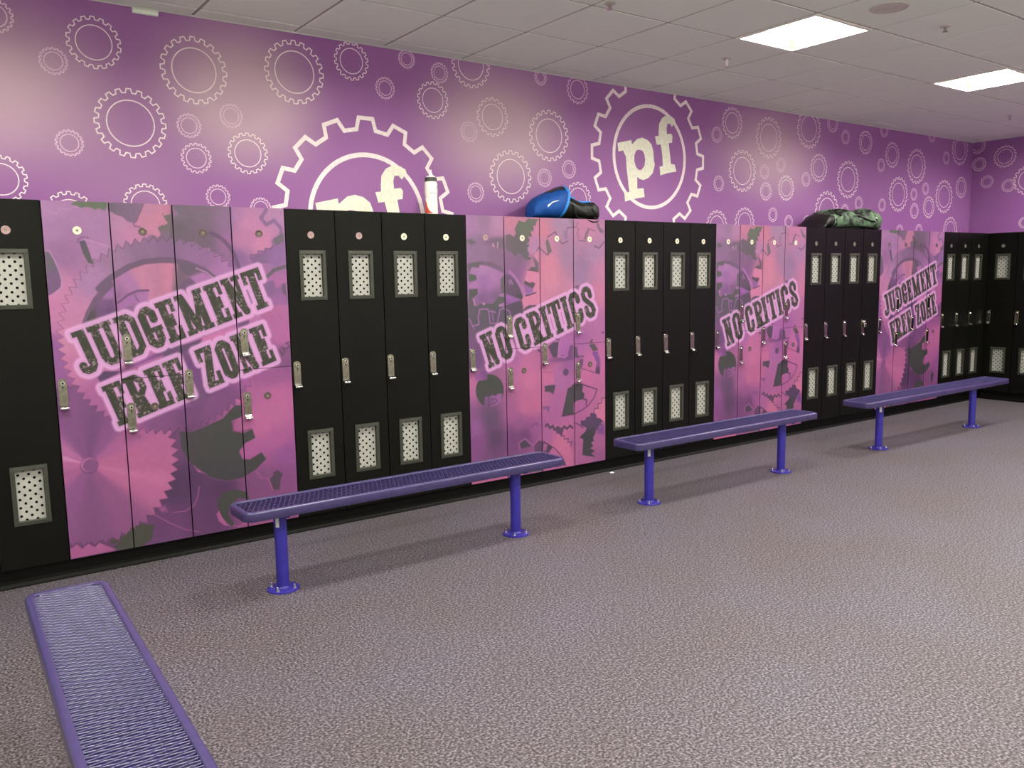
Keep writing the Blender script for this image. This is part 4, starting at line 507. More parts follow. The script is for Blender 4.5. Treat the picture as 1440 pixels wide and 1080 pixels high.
IMG_J = words(paint(JFZ_ART), [((.085, 1.254), [('J', 0, .062), ('U', .074, .192), ('D', .205, .310), ('G', .322, .415), ('E', .424, .513), ('M', .528, .677), ('E', .690, .780), ('N', .790, .896), ('T', .9075, 1.019)]),
                               ((.205, .972), [('F', 0, .092), ('R', .102, .205), ('E', .215, .303), ('E', .315, .405), ('Z', .4957, .585), ('O', .598, .690), ('N', .700, .803), ('E', .815, .902)])], .225, A18)
IMG_N = words(paint(NC_ART), [((.088, 1.109), [('N', 0, .104), ('O', .122, .225), ('C', .292, .395), ('R', .412, .522), ('I', .531, .589), ('T', .601, .720), ('I', .732, .790), ('C', .802, .908), ('S', .925, 1.030)])], .238, A18)
ALB = {'judgement': to_albedo(IMG_J, 0), 'critics': to_albedo(IMG_N, 1)}

def print_door_mesh(alb, c, j0, j1):
    """slab with a dense printed front; column c, grid rows j0..j1; local x from the column's left edge"""
    i0, i1 = c*102+1, (c+1)*102-1
    nx, ny = i1-i0+1, j1-j0+1
    x = UU[i0:i1+1]-c*DOOR; z = VV[j0:j1+1]
    X, Z = np.meshgrid(x, z); n = nx*ny
    co = np.zeros((n+8, 3)); co[:n, 0] = X.ravel(); co[:n, 2] = Z.ravel()
    xa, xb, za, zb = x[0], x[-1], z[0], z[-1]
    co[n:] = [(xa,0,za),(xb,0,za),(xb,0,zb),(xa,0,zb),(xa,.019,za),(xb,.019,za),(xb,.019,zb),(xa,.019,zb)]
    a = (np.arange(ny-1)[:, None]*nx+np.arange(nx-1)[None, :]).ravel()
    q = np.stack([a, a+1, a+nx+1, a+nx], 1)
    q = np.vstack([q, n+np.array([(0,4,5,1),(1,5,6,2),(2,6,7,3),(3,7,4,0),(4,7,6,5)])])
    me = bpy.data.meshes.new('door'); me.vertices.add(len(co)); me.vertices.foreach_set('co', co.ravel())
    me.loops.add(q.size); me.loops.foreach_set('vertex_index', q.ravel().astype(np.int32))
    me.polygons.add(len(q)); me.polygons.foreach_set('loop_start', (np.arange(len(q))*4).astype(np.int32))
    me.update(calc_edges=True)
    col = np.ones((n+8, 4), np.float32); col[:n, :3] = alb[j0:j1+1, i0:i1+1].reshape(-1, 3); col[n:, :3] = (.012, .011, .012)
    at = me.color_attributes.new('print', 'FLOAT_COLOR', 'POINT'); at.data.foreach_set('color', col.ravel())
    me.materials.append(M_PRINT)
    return me

# ------------------------------------------------------------ lockers
XA, XB = 0.003, 0.302
V_X0, V_X1 = 0.0965, 0.2175                      # vent opening
V_HI = (1.402, 1.648); V_LO = (0.338, 0.592)
def vented_door_mesh():
    mb = MB(); xs = [XA, V_X0-.006, V_X1+.006, XB]; zs = [Z0, V_LO[0]-.006, V_LO[1]+.006, V_HI[0]-.006, V_HI[1]+.006, Z1]; t = .019
    for y, fl in ((0.0, False), (t, True)):
        for i in range(3):
            for j in range(5):
                if i == 1 and j in (1, 3): continue
                q = [(xs[i], y, zs[j]), (xs[i+1], y, zs[j]), (xs[i+1], y, zs[j+1]), (xs[i], y, zs[j+1])]
                mb.add(q, [(3, 2, 1, 0)] if fl else [(0, 1, 2, 3)])
    def wall(x0, z0, x1, z1, inner):
        c = [(x0, z0), (x1, z0), (x1, z1), (x0, z1)]
        for k in range(4):
            (ax, az), (bx, bz) = c[k], c[(k+1) % 4]
            q = [(ax, 0, az), (bx, 0, bz), (bx, t, bz), (ax, t, az)]
            mb.add(q, [(0, 1, 2, 3)] if inner else [(3, 2, 1, 0)])
    wall(xs[0], zs[0], xs[3], zs[5], False); wall(xs[1], zs[1], xs[2], zs[2], True); wall(xs[1], zs[3], xs[2], zs[4], True)
    me = mb.mesh('door', M_BLACK)
    bm = bmesh.new(); bm.from_mesh(me); bmesh.ops.remove_doubles(bm, verts=bm.verts, dist=1e-5); bmesh.ops.recalc_face_normals(bm, faces=bm.faces); bm.to_mesh(me); bm.free()
    return me
def vent_frame_mesh():
    """raised picture-frame surround with a deep jamb"""
    w_ = V_X1-V_X0; prof = [(.0215, .0), (.0205, -.005), (.002, -.007), (0.0, -.006), (0.0, .018)]
    def ring(zr):
        h = zr[1]-zr[0]; mb = MB(); v = []
        for (o, y) in prof: v += [(V_X0-o, y, -o), (V_X1+o, y, -o), (V_X1+o, y, h+o), (V_X0-o, y, h+o)]
        f = [(i*4+k, i*4+(k+1) % 4, (i+1)*4+(k+1) % 4, (i+1)*4+k) for i in range(len(prof)-1) for k in range(4)]
        mb.add(v, f); return mb.mesh('vent_frame', M_FRAME)
    return ring
def perforated_sheet(h):
    """sheet with real staggered round holes"""
    mb = MB(); x0, x1 = V_X0-.004, V_X1+.004; px, pz, r, n = .0465, .0208, .0066, 10
    cx0 = (V_X0+V_X1)/2; ny = int(h/pz)+3; z0 = h/2-(ny//2)*pz
    # diamond cells around each hole: fill ring from hole to its cell boundary
    cells = []
    for j in range(ny):
        for i in range(-3, 4):
            cells.append((cx0+i*px+(px/2 if j % 2 else 0), z0+j*pz))
    lo, hi = -.003, h+.003
    def clampq(p): return (min(max(p[0], x0), x1), min(max(p[1], lo), hi))
    for (cx, cz) in cells:
        if cx < x0-px/2 or cx > x1+px/2 or cz < lo-pz or cz > hi+pz: continue
        hexc = [(cx+px/2, cz), (cx, cz+pz), (cx-px/2, cz), (cx, cz-pz)]      # rhombus cell
        outer = []
        for k in range(n*2):
            a = 2*PI*k/(n*2); dx, dz = math.cos(a), math.sin(a)
            s_ = 1.0/(abs(dx)/(px/2)+abs(dz)/pz); outer.append((cx+dx*s_, cz+dz*s_))
        inner = [(cx+r*math.cos(2*PI*k/(n*2)), cz+r*math.sin(2*PI*k/(n*2))) for k in range(n*2)]
        ok_o = [clampq(p) for p in outer]; ok_i = [clampq(p) for p in inner]
        v = [(p[0], .0155, p[1]) for p in ok_o+ok_i]; m_ = n*2
        f = []
        for k in range(m_):
            q = (k, (k+1) % m_, m_+(k+1) % m_, m_+k); P4 = [v[t] for t in q]
            ar = abs(sum(P4[t][0]*P4[(t+1) % 4][2]-P4[(t+1) % 4][0]*P4[t][2] for t in range(4)))
            if ar > 1e-9: f.append(q[::-1])
        mb.add(v, f)
    me = mb.mesh('vent_sheet', M_VENT)
    bm = bmesh.new(); bm.from_mesh(me); bmesh.ops.remove_doubles(bm, verts=bm.verts, dist=2e-5)
    loose = [v_ for v_ in bm.verts if not v_.link_faces]; bmesh.ops.delete(bm, geom=loose, context='VERTS')
    for f_ in bm.faces:
        if f_.normal.y > 0: f_.normal_flip()
    bm.to_mesh(me); bm.free()
    return me
def handle_meshes():
    p = MB(); w_ = .019; pts = []
    for k in range(9): a = PI*k/8; pts.append((math.cos(a)*w_, .058+math.sin(a)*w_*0.75))
    pts += [(-w_, -.072), (w_, -.072)]; n = len(pts)
    v = [(x, -.0055, z) for x, z in pts]+[(x, 0.0, z) for x, z in pts]
    p.add(v, [tuple(range(n))[::-1]]+[(k, n+k, n+(k+1) % n, (k+1) % n) for k in range(n)]+[tuple(range(n, 2*n))])
    plate = p; p = MB()
    # flared pull lip at the foot of the plate
    prof = [(-.0055, -.056), (-.010, -.062), (-.020, -.066), (-.027, -.071), (-.028, -.077), (-.022, -.083), (-.010, -.085), (0.0, -.082), (0.0, -.060)]
    v = [(-.020, y, z) for y, z in prof]+[(.020, y, z) for y, z in prof]; m_ = len(prof)
    p.add(v, [tuple(range(m_)), tuple(range(2*m_-1, m_-1, -1))]+[(k, m_+k, m_+(k+1) % m_, (k+1) % m_) for k in range(m_)])
    out = []
    for q, nm, m2 in ((plate, 'handle', M_NICKEL), (p, 'pull_lip', M_CHROME)):
        me = q.mesh(nm, m2, smooth=35, bevel=0.0012, seg=1)
        bm = bmesh.new(); bm.from_mesh(me); bmesh.ops.recalc_face_normals(bm, faces=bm.faces); bm.to_mesh(me); bm.free(); out.append(me)
    c = MB(); c.lathe([(.0105, -.0055), (.0105, -.011), (.009, -.013), (.0045, -.013), (.004, -.0115)], 16, 0, .050, 'y')
    kc = c.mesh('key_cylinder', M_CHROME, smooth=30)
    kh = MB().box(-.003, -.0062, .026, .003, -.0054, .034).lathe([(.0060, -.0118), (.0060, -.0134)], 12, 0, .050, 'y').mesh('keyhole', M_KEYHOLE)
    return out[0], out[1], kc, kh
def disc_meshes():
    d = {}
    for nm, m_ in (('W', M_DISC_W), ('P', M_DISC_P), ('D', M_DISC_D), ('G', M_DISC_G)):
        d[nm] = MB().lathe([(.0205, 0.0), (.0205, -.0018), (.018, -.0028), (.0165, -.0022), (.004, -.0026)], 24, 0, 0, 'y').mesh('number_disc', m_, smooth=40)
    return d, MB().lathe([(.0065, -.0024), (.0065, -.0030)], 12, 0, 0, 'y').mesh('number_mark', M_DOT)
ME_VD = vented_door_mesh(); RING = vent_frame_mesh(); ME_FH, ME_FL = RING(V_HI), RING(V_LO)
ME_SH, ME_SL = perforated_sheet(V_HI[1]-V_HI[0]), perforated_sheet(V_LO[1]-V_LO[0])
ME_H, ME_LIP, ME_KC, ME_KH = handle_meshes(); ME_D, ME_DOT = disc_meshes()
ME_BODY = MB().box(.0006, .024, Z0-.003, DOOR-.0006, .345, Z1-.001).mesh('body', M_BODY)
ME_PLINTH = MB().box(.0006, .052, 0.0, DOOR-.0006, .340, Z0-.004).mesh('plinth', M_BASE)
JROW = int(round((1.003-Z0)/(Z1-Z0)*NV))
PRINTS = {}
for key in ('judgement', 'critics'):
    for c in range(4):
        if c in (0, 2): PRINTS[key, c] = [print_door_mesh(ALB[key], c, 0, NV)]
        else: PRINTS[key, c] = [print_door_mesh(ALB[key], c, JROW+1, NV), print_door_mesh(ALB[key], c, 0, JROW)]
HX = 0.031
def handle(door, x, z):
    link('handle', ME_H, door, (x, 0, z)); link('pull_lip', ME_LIP, door, (x, 0, z)); link('key_cylinder', ME_KC, door, (x, 0, z)); link('keyhole', ME_KH, door, (x, 0, z))
def disc(door, x, z, kind):
    link('number_disc', ME_D[kind], door, (x, 0, z)); link('number_mark', ME_DOT, door, (x, 0, z))
def black_locker(loc, rz, label, kind):
    t = empty('locker', loc, rz); tag(t, label, 'locker', 'black vented lockers')
    link('body', ME_BODY, t); link('plinth', ME_PLINTH, t)
    d = link('door', ME_VD, t)
    link('vent_frame', ME_FH, d, (0, 0, V_HI[0])); link('vent_frame', ME_FL, d, (0, 0, V_LO[0]))
    link('vent_sheet', ME_SH, d, (0, 0, V_HI[0])); link('vent_sheet', ME_SL, d, (0, 0, V_LO[0]))
    handle(d, HX, 0.957); disc(d, 0.1525, 1.757, kind)
    return t
def print_locker(x, key, c, label, kind):
    t = empty('locker', (x, 0, 0)); tag(t, label, 'locker', 'pink gear printed lockers')
    link('body', ME_BODY, t); link('plinth', ME_PLINTH, t)
    for i, me in enumerate(PRINTS[key, c]):
        d = link('door', me, t)
        if len(PRINTS[key, c]) == 1: handle(d, HX, 0.957); disc(d, 0.1525, 1.760, kind)
        elif i == 0: handle(d, HX+.006, 1.163); disc(d, 0.1525, 1.760, kind)
        else: handle(d, HX+.004, 0.805); disc(d, 0.1525, 0.847, 'D')
ORD = ['leftmost', 'second from left', 'third from left', 'rightmost']
BL = {-4: 'at the far left', 4: 'left of the near no critics panel', 12: 'between the no critics panels', 20: 'left of the far judgement panel', 28: 'beside the far corner'}
BK = {-4: 'PPPP', 4: 'PPWW', 12: 'WWWW', 20: 'GGGG', 28: 'GGG'}
for g0, n in ((-4, 4), (4, 4), (12, 4), (20, 4), (28, 3)):
    for i in range(n):
        od = ORD[i] if n == 4 else ['leftmost', 'middle', 'rightmost'][i]
        black_locker(((g0+i)*DOOR, 0, 0), 0, 'black vented locker, %s of the %s %s' % (od, 'four' if n == 4 else 'three', BL[g0]), BK[g0][i])
PLB = {0: ('judgement', 'near judgement panel', 'WDDD'), 8: ('critics', 'near no critics panel', 'PWWW'), 16: ('critics', 'farther no critics panel', 'WWWW'), 24: ('judgement', 'far judgement panel', 'DDDD')}
for g0, (key, nm, ks) in PLB.items():
    for c in range(4):
        print_locker((g0+c)*DOOR, key, c, 'pink printed locker with %s, %s of the %s' % ('one tall door' if c % 2 == 0 else 'two short doors', ORD[c], nm), ks[c])
RO = ['nearest the corner', 'second from the corner', 'third from the corner', 'fourth from the corner', 'fifth from the corner']
for i in range(5):
    black_locker((RX, -0.012-DOOR*i, 0), -PI/2, 'black vented locker on the right wall, %s' % RO[i], 'G')
# ------------------------------------------------------------ benches
def rrect(hx, hy, r, seg=8):
    o = []
    for cx, cy, a0 in ((hx-r, hy-r, 0), (-hx+r, hy-r, PI/2), (-hx+r, -hy+r, PI), (hx-r, -hy+r, 3*PI/2)):
        for k in range(seg+1):
            a = a0+PI/2*k/seg; o.append((cx+r*math.cos(a), cy+r*math.sin(a)))
    return o
SEAT_Z = 0.44; BW = 0.262
def rim_mesh(Ln):
    prof = [(.004, .394), (.001, .395), (0, .397), (0, .431), (.0008, .4345), (.003, .4375), (.0060, .4390), (.0085, .4395), (.0195, .4395), (.0225, .4388), (.0245, .4365), (.025, .433), (.025, .398), (.022, .394)]
    mb = MB(); v = []; n = len(prof); R = .050
    base = None
    for (d, z) in prof:
        ring = rrect(Ln/2-d, BW/2-d, R-d*0.9); base = len(ring); v += [(x, y, z) for x, y in ring]
    f = []
    for i in range(n):
        j = (i+1) % n
        for k in range(base): f.append((i*base+k, i*base+(k+1) % base, j*base+(k+1) % base, j*base+k))
    mb.add(v, f); me = mb.mesh('rim', M_SEAT, smooth=34)
    bm = bmesh.new(); bm.from_mesh(me); bmesh.ops.recalc_face_normals(bm, faces=bm.faces); bm.to_mesh(me); bm.free(); return me
def mesh_seat(Ln):
    """expanded metal: zigzag strands meeting at their peaks, coated thick"""
    S = 0.0124; hx, hy = Ln/2-.024, BW/2-.024; rows = int(2*hx/S)+1; J = 8; px = 2*hy/J
    mb = MB(); z = .4315; x0 = -rows*S/2+S/2; am = S/2-.0026; rc = .03
    for k in range(rows+1):
        x = x0+(k-.5)*S; pts = []
        for j in range(J+1):
            y = -hy+j*px; s_ = 1 if (j+k) % 2 else -1; fl = .0045
            for dy in ((-fl, fl) if 0 < j < J else ((fl,) if j == 0 else (-fl,))):
                yy = y+dy if 0 < j < J else y
                pts.append((x+s_*am, yy, z+s_*.0012))
        e = hx-abs(x)
        if e < rc: 
            lim = hy-rc+math.sqrt(max(0, rc*rc-(rc-max(e, 0))**2)); pts = [p for p in pts if abs(p[1]) <= lim+.002]
        pts = [(max(-hx, min(hx, p[0])), p[1], p[2]) for p in pts]
        if len(pts) > 2: mb.tube(pts, .0028, 8, flat=1.35)
    return mb.mesh('seat_mesh', M_GRID, smooth=60)
def leg_parts():
    p = MB().lathe([(.0305, .006), (.0305, .392)], 24).mesh('leg', M_LEG, smooth=40)
    f = MB().lathe([(.078, 0.0), (.078, .007), (.0755, .009), (.040, .009), (.0345, .013), (.0308, .020)], 32).mesh('base_flange', M_LEG, smooth=40)
    b = MB().lathe([(.011, .009), (.011, .0105), (.0085, .011), (.0085, .017), (.005, .018), (.005, .028), (.004, .029)], 12).mesh('anchor_bolt', M_ZINC, smooth=30)
    br = MB().box(-.045, -.105, .388, .045, .105, .3945).box(-.012, -.108, .382, .012, .108, .3885).mesh('mounting_plate', M_LEG, bevel=.0015)
    st = MB(); n = 7; v = []
    for k in range(n+1):
        a = math.radians(-152+34*k/n); v += [(.0309*math.cos(a), .0309*math.sin(a), .318), (.0309*math.cos(a), .0309*math.sin(a), .372)]
    st.add(v, [(2*k, 2*k+2, 2*k+3, 2*k+1) for k in range(n)])
    return p, f, b, br, st.mesh('silver_sticker', M_STICK)
LEGP = leg_parts()
SEAT_CACHE = {}
def seat_of(Ln):
    if Ln not in SEAT_CACHE: SEAT_CACHE[Ln] = (rim_mesh(Ln), mesh_seat(Ln))
    return SEAT_CACHE[Ln]
def bench(loc, rz, Ln, legs, label, sticker=True):
    t = empty('bench', loc, rz); tag(t, label, 'bench', 'violet mesh benches')
    rm, sm = seat_of(Ln); link('rim', rm, t); link('seat_mesh', sm, t)
    for i, lx in enumerate(legs):
        l = link('leg', LEGP[0], t, (lx, 0, 0)); link('base_flange', LEGP[1], l); link('mounting_plate', LEGP[3], l)
        for a in (45, 135, 225, 315): link('anchor_bolt', LEGP[2], l, (.060*math.cos(math.radians(a)), .060*math.sin(math.radians(a)), 0))
        if sticker and i == 0: tag(link('silver_sticker', LEGP[4], l), 'small silver sticker')
    return t
bench((1.555, -0.81, 0), 0, 1.90, (0.812-1.555, 2.222-1.555), 'violet mesh bench before the near black lockers, nearest of the three in the row')
bench((4.040, -0.81, 0), 0, 1.90, (3.312-4.040, 4.708-4.040), 'violet mesh bench before the farther no critics panel, middle of the row')
bench((6.880, -0.81, 0), 0, 2.44, (6.035-6.880, 7.635-6.880), 'violet mesh bench farthest away, in front of the far judgement panel')
bench((-0.218, -2.390, 0), -PI/2+math.radians(-1.3), 1.90, (-.30, .30), 'violet mesh bench close up at the lower left corner, legs out of view', False)

# ------------------------------------------------------------ lofted soft bags
def loft(secs, n=28, seed=0, amp=0.006, slant=None):
    """secs: (x, z_base, height, y_front, y_back, exponent); returns verts, faces of a closed skin"""
    rg = np.random.default_rng(seed); ph = rg.random((6, 3))*6.28; fr = rg.uniform(18, 55, (6, 3)); v = []; f = []; m = len(secs)
    for i, (x, zb, h, y0, y1, e) in enumerate(secs):
        for k in range(n):
            a = 2*PI*k/n; c, s_ = math.cos(a), math.sin(a)
            y = (y0+y1)/2+(y1-y0)/2*math.copysign(abs(c)**(2/e), c); z = zb+h/2+h/2*math.copysign(abs(s_)**(2/e), s_)
            xx = x+(slant[i] if slant else 0)*(z-zb)
            d = sum(math.sin(fr[q][0]*xx+fr[q][1]*y+fr[q][2]*z+ph[q][0])/(1+q*.4) for q in range(6))/3
            wgt = min(1.0, max(0.0, (z-zb)/.05))
            v.append((xx+amp*.4*d, y-amp*d*wgt, z+amp*.8*d*wgt*(1 if s_ > 0 else 0)))
    for i in range(m-1):
        for k in range(n): f.append((i*n+k, i*n+(k+1) % n, (i+1)*n+(k+1) % n, (i+1)*n+k))
    f += [tuple(range(n)), tuple((m-1)*n+k for k in range(n-1, -1, -1))]
    return v, f
def refine(secs, per=4):
    o = []
    for i in range(len(secs)-1):
        for j in range(per):
            t = j/per; o.append(tuple(a*(1-t)+b*t for a, b in zip(secs[i], secs[i+1])))
    return o+[secs[-1]]
def bag_part(name, secs, m, parent, seed, amp, per=4, slant=None):
    s_ = refine(secs, per); sl = None
    if slant: sl = [q[0] for q in refine([(x,) for x in slant], per)]
    mb = MB(); mb.add(*loft(s_, 32, seed, amp, sl)); me = mb.mesh(name, m, smooth=70)
    bm = bmesh.new(); bm.from_mesh(me); bmesh.ops.recalc_face_normals(bm, faces=bm.faces); bm.to_mesh(me); bm.free()
    return link(name, me, parent), BVHTree.FromPolygons([v.co.copy() for v in me.vertices], [tuple(p.vertices) for p in me.polygons])
def drape(bvh, pts, off=.002, y=-.3):
    """put (x, z) points on the front of a bag, in bag space"""
    o = []
    for p in pts:
        h = bvh.ray_cast(Vector((p[0], y, p[1])), Vector((0, 1, 0)))
        if h[0] is None: h = bvh.find_nearest(Vector((p[0], .03, p[1])))
        q = h[0]; o.append((q.x, q.y-off, q.z))
    return o
M_BLUE = mat('royal_blue_nylon', (10,66,142), 0.62, (16,78,160), 30, bump=.4, bscale=260, spec=.3)
M_SKY = mat('sky_blue_piping', (52,140,226), 0.45)
M_BAGK = mat('black_nylon', (15,15,14), 0.45, (26,26,23), 22, bump=.5, bscale=160)
M_STRAP = mat('dark_webbing', (44,43,38), 0.55, bump=.5, bscale=700)
M_WHITE = mat('white_print', (232,236,242), 0.5)
M_GREEN = mat('green_grey_nylon', (30,36,30), 0.45, (104,132,104), 11, bump=.6, bscale=90, lo=.40, hi=.56)
TOP = Z1
def blue_bag():
    X, Y = 3.40, 0.045
    t = empty('duffel_bag', (X, Y, TOP)); tag(t, 'royal blue and black gym bag slumped on top of the near no critics lockers', 'bag')
    blue = [(-.318, .0015, .055, .075, .13, 2.0), (-.312, .0015, .095, .058, .17, 2.2), (-.296, .0015, .128, .046, .20, 2.3), (-.258, .0015, .158, .036, .23, 2.3), (-.21, .0015, .184, .028, .25, 2.4), (-.16, .0015, .208, .022, .27, 2.4), (-.12, .0015, .228, .018, .28, 2.4), (-.09, .0015, .238, .016, .285, 2.4)]
    sl = [.03, .05, .08, .12, .18, .24, .29, .31]
    _, bv = bag_part('blue_end', blue, M_BLUE, t, 3, .0065, 4, sl)
    v, f = loft(refine(blue, 4), 64, 3, .0065, [q[0] for q in refine([(x,) for x in sl], 4)])
    cen = [(-.1, .14, .1)]; keep = [(i, k_) for i in range(17, 28) for k_ in range(15, 24) if k_ < 20+(i-17)*.25]
    mb = MB(); idx = {}
    for (i, k_) in keep:
        q = []
        for (ii, kk) in ((i, k_), (i, k_+1), (i+1, k_+1), (i+1, k_)):
            if (ii, kk) not in idx:
                p = v[ii*64+kk]; a_ = 2*PI*kk/64; idx[ii, kk] = len(mb.v); mb.v.append((p[0], p[1]+math.cos(a_)*.003, p[2]+math.sin(a_)*.003))
            q.append(idx[ii, kk])
        mb.f.append(tuple(q))
    mb.build('top_patch', M_BAGK, t, smooth=60)
    bag_part('piping', [(-.089, .004, .237, .012, .29, 2.4), (-.080, .003, .246, .006, .292, 2.4), (-.066, .004, .237, .012, .29, 2.4)], M_SKY, t, 3, .001, 2, [.31, .31, .31])
    secs = [(-.072, .0015, .222, .03, .28, 2.4), (-.045, .0015, .20, .035, .28, 2.4), (.0, .0015, .178, .02, .29, 2.5), (.10, .0015, .140, .008, .30, 2.6), (.17, .0015, .130, .012, .30, 2.8), (.23, .0015, .136, .018, .30, 3.0), (.268, .0015, .116, .03, .29, 3.2), (.284, .0015, .07, .06, .26, 3.0)]
    _, bk = bag_part('black_body', secs, M_BAGK, t, 8, .016, 6, [.25, .12, 0, 0, 0, 0, 0, 0])
    tick = [(-.218, .088, .0085), (-.206, .096, .0075), (-.192, .106, .0045), (-.178, .116, .0035), (-.160, .122, .003), (-.138, .127, .0025), (-.120, .133, .0015)]
    a = drape(bv, [(x, z+w_) for x, z, w_ in tick], .003); b_ = drape(bv, [(x, z-w_) for x, z, w_ in tick], .003)
    mb = MB(); n = len(tick); mb.add(a+b_, [(k, n+k, n+k+1, k+1) for k in range(n-1)]); mb.build('tick_print', M_WHITE, t)
    st = drape(bk, [(-.035, .185), (.0, .168), (.05, .150), (.10, .134), (.16, .128), (.21, .128)], .001); st = [(p[0], p[1]+.012, p[2]+.006) for p in st]
    MB().tube(st, .011, 8, flat=.7).build('top_piping', M_SKY, t, smooth=60)
    s1 = drape(bk, [(-.01, .150), (.0, .10), (.025, .05), (.06, .02)], .004)
    s1 += [(.085, -.012, .004), (.10, -.042, -.006), (.14, -.046, -.019), (.185, -.044, -.014), (.21, -.016, .006), (.225, .03, .02)]
    MB().tube(s1, .0095, 8, flat=.45).build('strap', M_STRAP, t, smooth=60)
    s2 = drape(bk, [(.0, .165), (.05, .125), (.11, .105), (.17, .110)], .003); MB().tube(s2, .007, 8, flat=.5).build('strap', M_STRAP, t, smooth=60)
    s3 = drape(bk, [(.18, .085), (.21, .055), (.25, .028), (.268, .012)], .003); MB().tube(s3, .006, 8, flat=.5).build('strap', M_STRAP, t, smooth=60)
blue_bag()
def green_bag():
    X, Y = 6.94, 0.03
    t = empty('duffel_bag', (X, Y, TOP)); tag(t, 'crumpled green and black bag lying on the black lockers near the far corner', 'bag')
    pr = [(-.47, .03), (-.445, .088), (-.405, .132), (-.325, .176), (-.255, .187), (-.15, .184), (-.02, .176), (.06, .166), (.10, .160), (.175, .180), (.30, .204), (.405, .182), (.455, .135), (.470, .06)]
    secs = [(x, .0015, h, .03-.02*math.sin(PI*i/13), .30, 2.5) for i, (x, h) in enumerate(pr)]
    _, bv = bag_part('body', secs, M_GREEN, t, 21, .024, 5)
    bag_part('end_panel', [(-.476, .0015, .02, .05, .28, 2.4), (-.452, .0015, .092, .012, .305, 2.4), (-.41, .0015, .137, .006, .31, 2.4), (-.35, .0015, .150, .004, .31, 2.4)], M_BAGK, t, 5, .006, 3)
    def strip(nm, pts, r, fl=.5, dy=0.0, dz=0.0, m=M_BAGK):
        q = [(p[0], p[1]+dy, p[2]+dz) for p in drape(bv, pts, .002)]; MB().tube(q, r, 8, flat=fl).build(nm, m, t, smooth=60)
    strip('zip_band', [(-.33, .165), (-.22, .176), (-.10, .172), (.0, .160), (.06, .148), (.11, .148), (.18, .164), (.28, .188), (.34, .184)], .017, .6, .008, .004)
    strip('bottom_band', [(-.34, .012), (-.2, .02), (-.05, .03), (.1, .03), (.25, .026), (.4, .02)], .018, .5)
    strip('strap', [(-.02, .155), (.06, .125), (.14, .105), (.24, .085), (.32, .080)], .016, .5)
    strip('strap', [(.33, .175), (.36, .14), (.375, .10), (.385, .05)], .014, .5)
    strip('strap', [(-.31, .15), (-.26, .12), (-.235, .15), (-.2, .165)], .016, .6)
    strip('strap', [(-.32, .09), (-.31, .04), (-.27, .012)], .012, .5)
    a = drape(bv, [(.352, .128), (.385, .120), (.385, .108), (.352, .118)], .006)
    mb = MB(); mb.add(a, [(0, 3, 2, 1)]); mb.build('white_tag', M_WHITE, t)
green_bag()

# ------------------------------------------------------------ water bottle
M_BOTTLE = mat('milky_white_plastic', (236,234,222), 0.35)
M_COLLAR = mat('dark_grey_collar', (58,58,54), 0.4)
M_NOZZ = mat('clear_white_nozzle', (228,220,224), 0.25)
M_RED = mat('red_flame_print', (206,72,58), 0.4)
M_GMARK = mat('grey_bottle_print', (150,146,140), 0.5)
def bottle():
    t = empty('water_bottle', (2.275, 0.15, TOP)); tag(t, 'white squeeze bottle with red flames standing on top of the near black lockers', 'bottle')
    prof = [(.0, .0005), (.036, .0005), (.041, .004), (.0425, .02), (.0425, .075), (.0405, .095), (.040, .125), (.0425, .150), (.0425, .195), (.0415, .208), (.038, .215), (.036, .222)]
    MB().lathe(prof, 36).build('bottle_body', M_BOTTLE, t, smooth=50)
    MB().lathe([(.036, .217), (.0395, .219), (.0395, .241), (.037, .244), (.02, .246)], 36).build('collar', M_COLLAR, t, smooth=35)
    MB().lathe([(.033, .244), (.030, .252), (.016, .257), (.0115, .259), (.0115, .274), (.0085, .276), (.0085, .284), (.0105, .286), (.0105, .291), (.006, .294)], 24).build('nozzle', M_NOZZ, t, smooth=40)
    def rad(z): return float(np.interp(z, [p[1] for p in prof], [p[0] for p in prof]))+.0006
    def patch(nm, rows, m):
        mb = MB(); v = []; n = 6
        for (z, a0, a1) in rows:
            for k in range(n+1):
                a = math.radians(a0+(a1-a0)*k/n); v.append((rad(z)*math.cos(a), rad(z)*math.sin(a), z))
        mb.add(v, [(i*(n+1)+k, i*(n+1)+k+1, (i+1)*(n+1)+k+1, (i+1)*(n+1)+k) for i in range(len(rows)-1) for k in range(n)]); mb.build(nm, m, t)
    patch('red_flame', [(.014, 172, 254), (.022, 172, 236), (.035, 172, 218), (.050, 172, 208), (.066, 172, 200), (.085, 172, 190), (.10, 172, 174)], M_RED)
    patch('red_flame', [(.058, 330, 344), (.075, 318, 344), (.090, 320, 346), (.105, 332, 346), (.12, 343, 346)], M_RED)
    patch('dark_print', [(.048, 322, 334), (.055, 316, 326), (.062, 314, 322)], M_COLLAR)
    patch('grey_print', [(.140, 225, 300), (.1435, 225, 300)], M_GMARK)
    patch('grey_print', [(.165, 290, 296), (.178, 294, 306), (.188, 304, 330), (.192, 312, 332)], M_GMARK)
bottle()

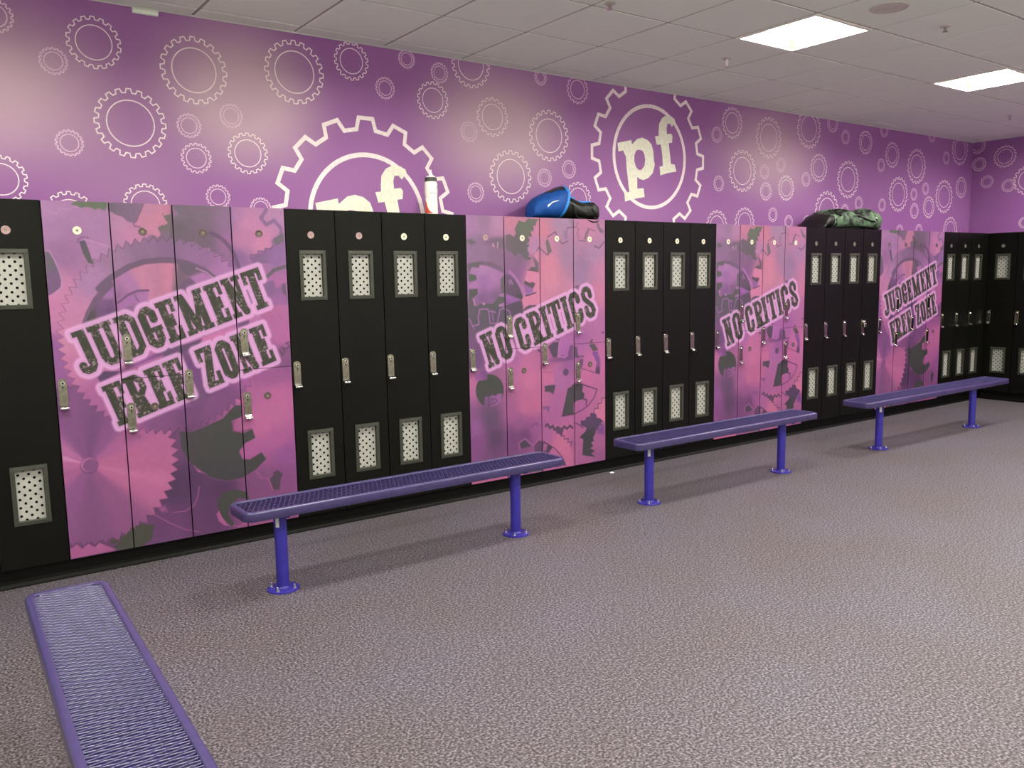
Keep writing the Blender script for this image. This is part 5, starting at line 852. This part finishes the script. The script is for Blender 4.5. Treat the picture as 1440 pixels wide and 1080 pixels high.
# ------------------------------------------------------------ small fittings
M_BRASS = mat('sprinkler_chrome', (190,186,178), 0.25, metal=1.0)
M_SPK = mat('warm_grey_grille', (196,190,184), 0.7)
M_ESC = mat('grey_escutcheon', (190,184,180), 0.5)
def sprinkler(x, y, label, low=True):
    t = empty('sprinkler_head', (x, y, CEIL)); tag(t, label, 'sprinkler', 'ceiling sprinkler heads')
    MB().lathe([(.032, .004), (.032, -.004), (.022, -.009), (.012, -.010)], 20).build('escutcheon', M_ESC, t, smooth=40)
    d = .055 if low else .032
    MB().lathe([(.010, -.008), (.010, -d*.5), (.006, -d*.55), (.006, -d)], 12).tube([(-.010, 0, -d*.5), (-.013, 0, -d*.75), (-.004, 0, -d)], .003, 6).tube([(.010, 0, -d*.5), (.013, 0, -d*.75), (.004, 0, -d)], .003, 6).build('frame', M_BRASS if not low else M_NOZZ, t)
    MB().lathe([(.004, -d+.001), (.017, -d-.001), (.017, -d-.003), (.004, -d-.004)], 14).build('deflector', M_BRASS if not low else M_NOZZ, t)
sprinkler(4.239, -.625, 'white hanging sprinkler head left of the middle ceiling light')
sprinkler(4.779, -1.875, 'sprinkler head right of the middle ceiling light, beyond the round speaker', False)
sprinkler(8.38, -.667, 'sprinkler head near the far right corner of the ceiling', False)
sprinkler(2.736, -1.067, 'tiny sprinkler head at the top edge of the photo, left of the middle light', False)
def speaker():
    t = empty('ceiling_speaker', (4.14, -1.88, CEIL)); tag(t, 'round flush ceiling speaker grille at the top edge, right of the middle light', 'speaker')
    MB().lathe([(.105, .003), (.105, -.003), (.100, -.006), (.0945, -.0058), (.0945, .003)], 36).build('ring', M_SPK, t, smooth=40)
    g = [(.0943, .002), (.0943, -.0040)]
    for i in range(9, 0, -1): g += [(i*.0100+.002, -.0048), (i*.0100-.001, -.0036), (i*.0100-.003, -.0036)]
    MB().lathe(g, 32).build('grille', M_SPK, t, smooth=30)
speaker()
def bracket():
    t = empty('wall_bracket', (.636, WALL_Y, 2.966)); tag(t, 'small pale bracket fixed under the ceiling at the top left of the mural', 'bracket')
    MB().box(-.066, -.022, -.010, .066, -.0005, .012).build('cover', M_TILE, t, bevel=.003)
    MB().box(-.070, -.026, .012, .070, -.0005, .0165).build('flange', M_LIP, t, bevel=.001)
bracket()
def padlock():
    x = 23*DOOR+HX
    t = empty('padlock', (x+.004, -.024, .985)); tag(t, 'small silver padlock hanging on the black locker left of the far judgement panel', 'padlock')
    MB().box(-.021, -.010, -.030, .021, .010, .006).build('lock_body', M_CHROME, t, bevel=.004)
    MB().tube([(-.013, 0, .004), (-.013, 0, .022), (-.009, 0, .031), (0, 0, .035), (.009, 0, .031), (.013, 0, .022), (.013, 0, .004)], .0034, 8).build('shackle', M_CHROME, t, smooth=60)
    MB().lathe([(.013, -.0105), (.013, -.0135), (.010, -.0145), (.003, -.0145)], 18, 0, -.012, 'y').build('dial', M_KEYHOLE, t, smooth=40)
padlock()
def scrap():
    mb = MB(); mb.add([(-.018, -.010, .001), (.016, -.012, .001), (.020, .009, .002), (-.014, .012, .001), (0, 0, .009)], [(0, 1, 4), (1, 2, 4), (2, 3, 4), (3, 0, 4), (3, 2, 1, 0)])
    o = mb.build('paper_scrap', M_WHITE, None, loc=(3.70, -.025, 0)); tag(o, 'tiny white paper scrap on the floor at the foot of the near no critics panel', 'paper scrap')
scrap()
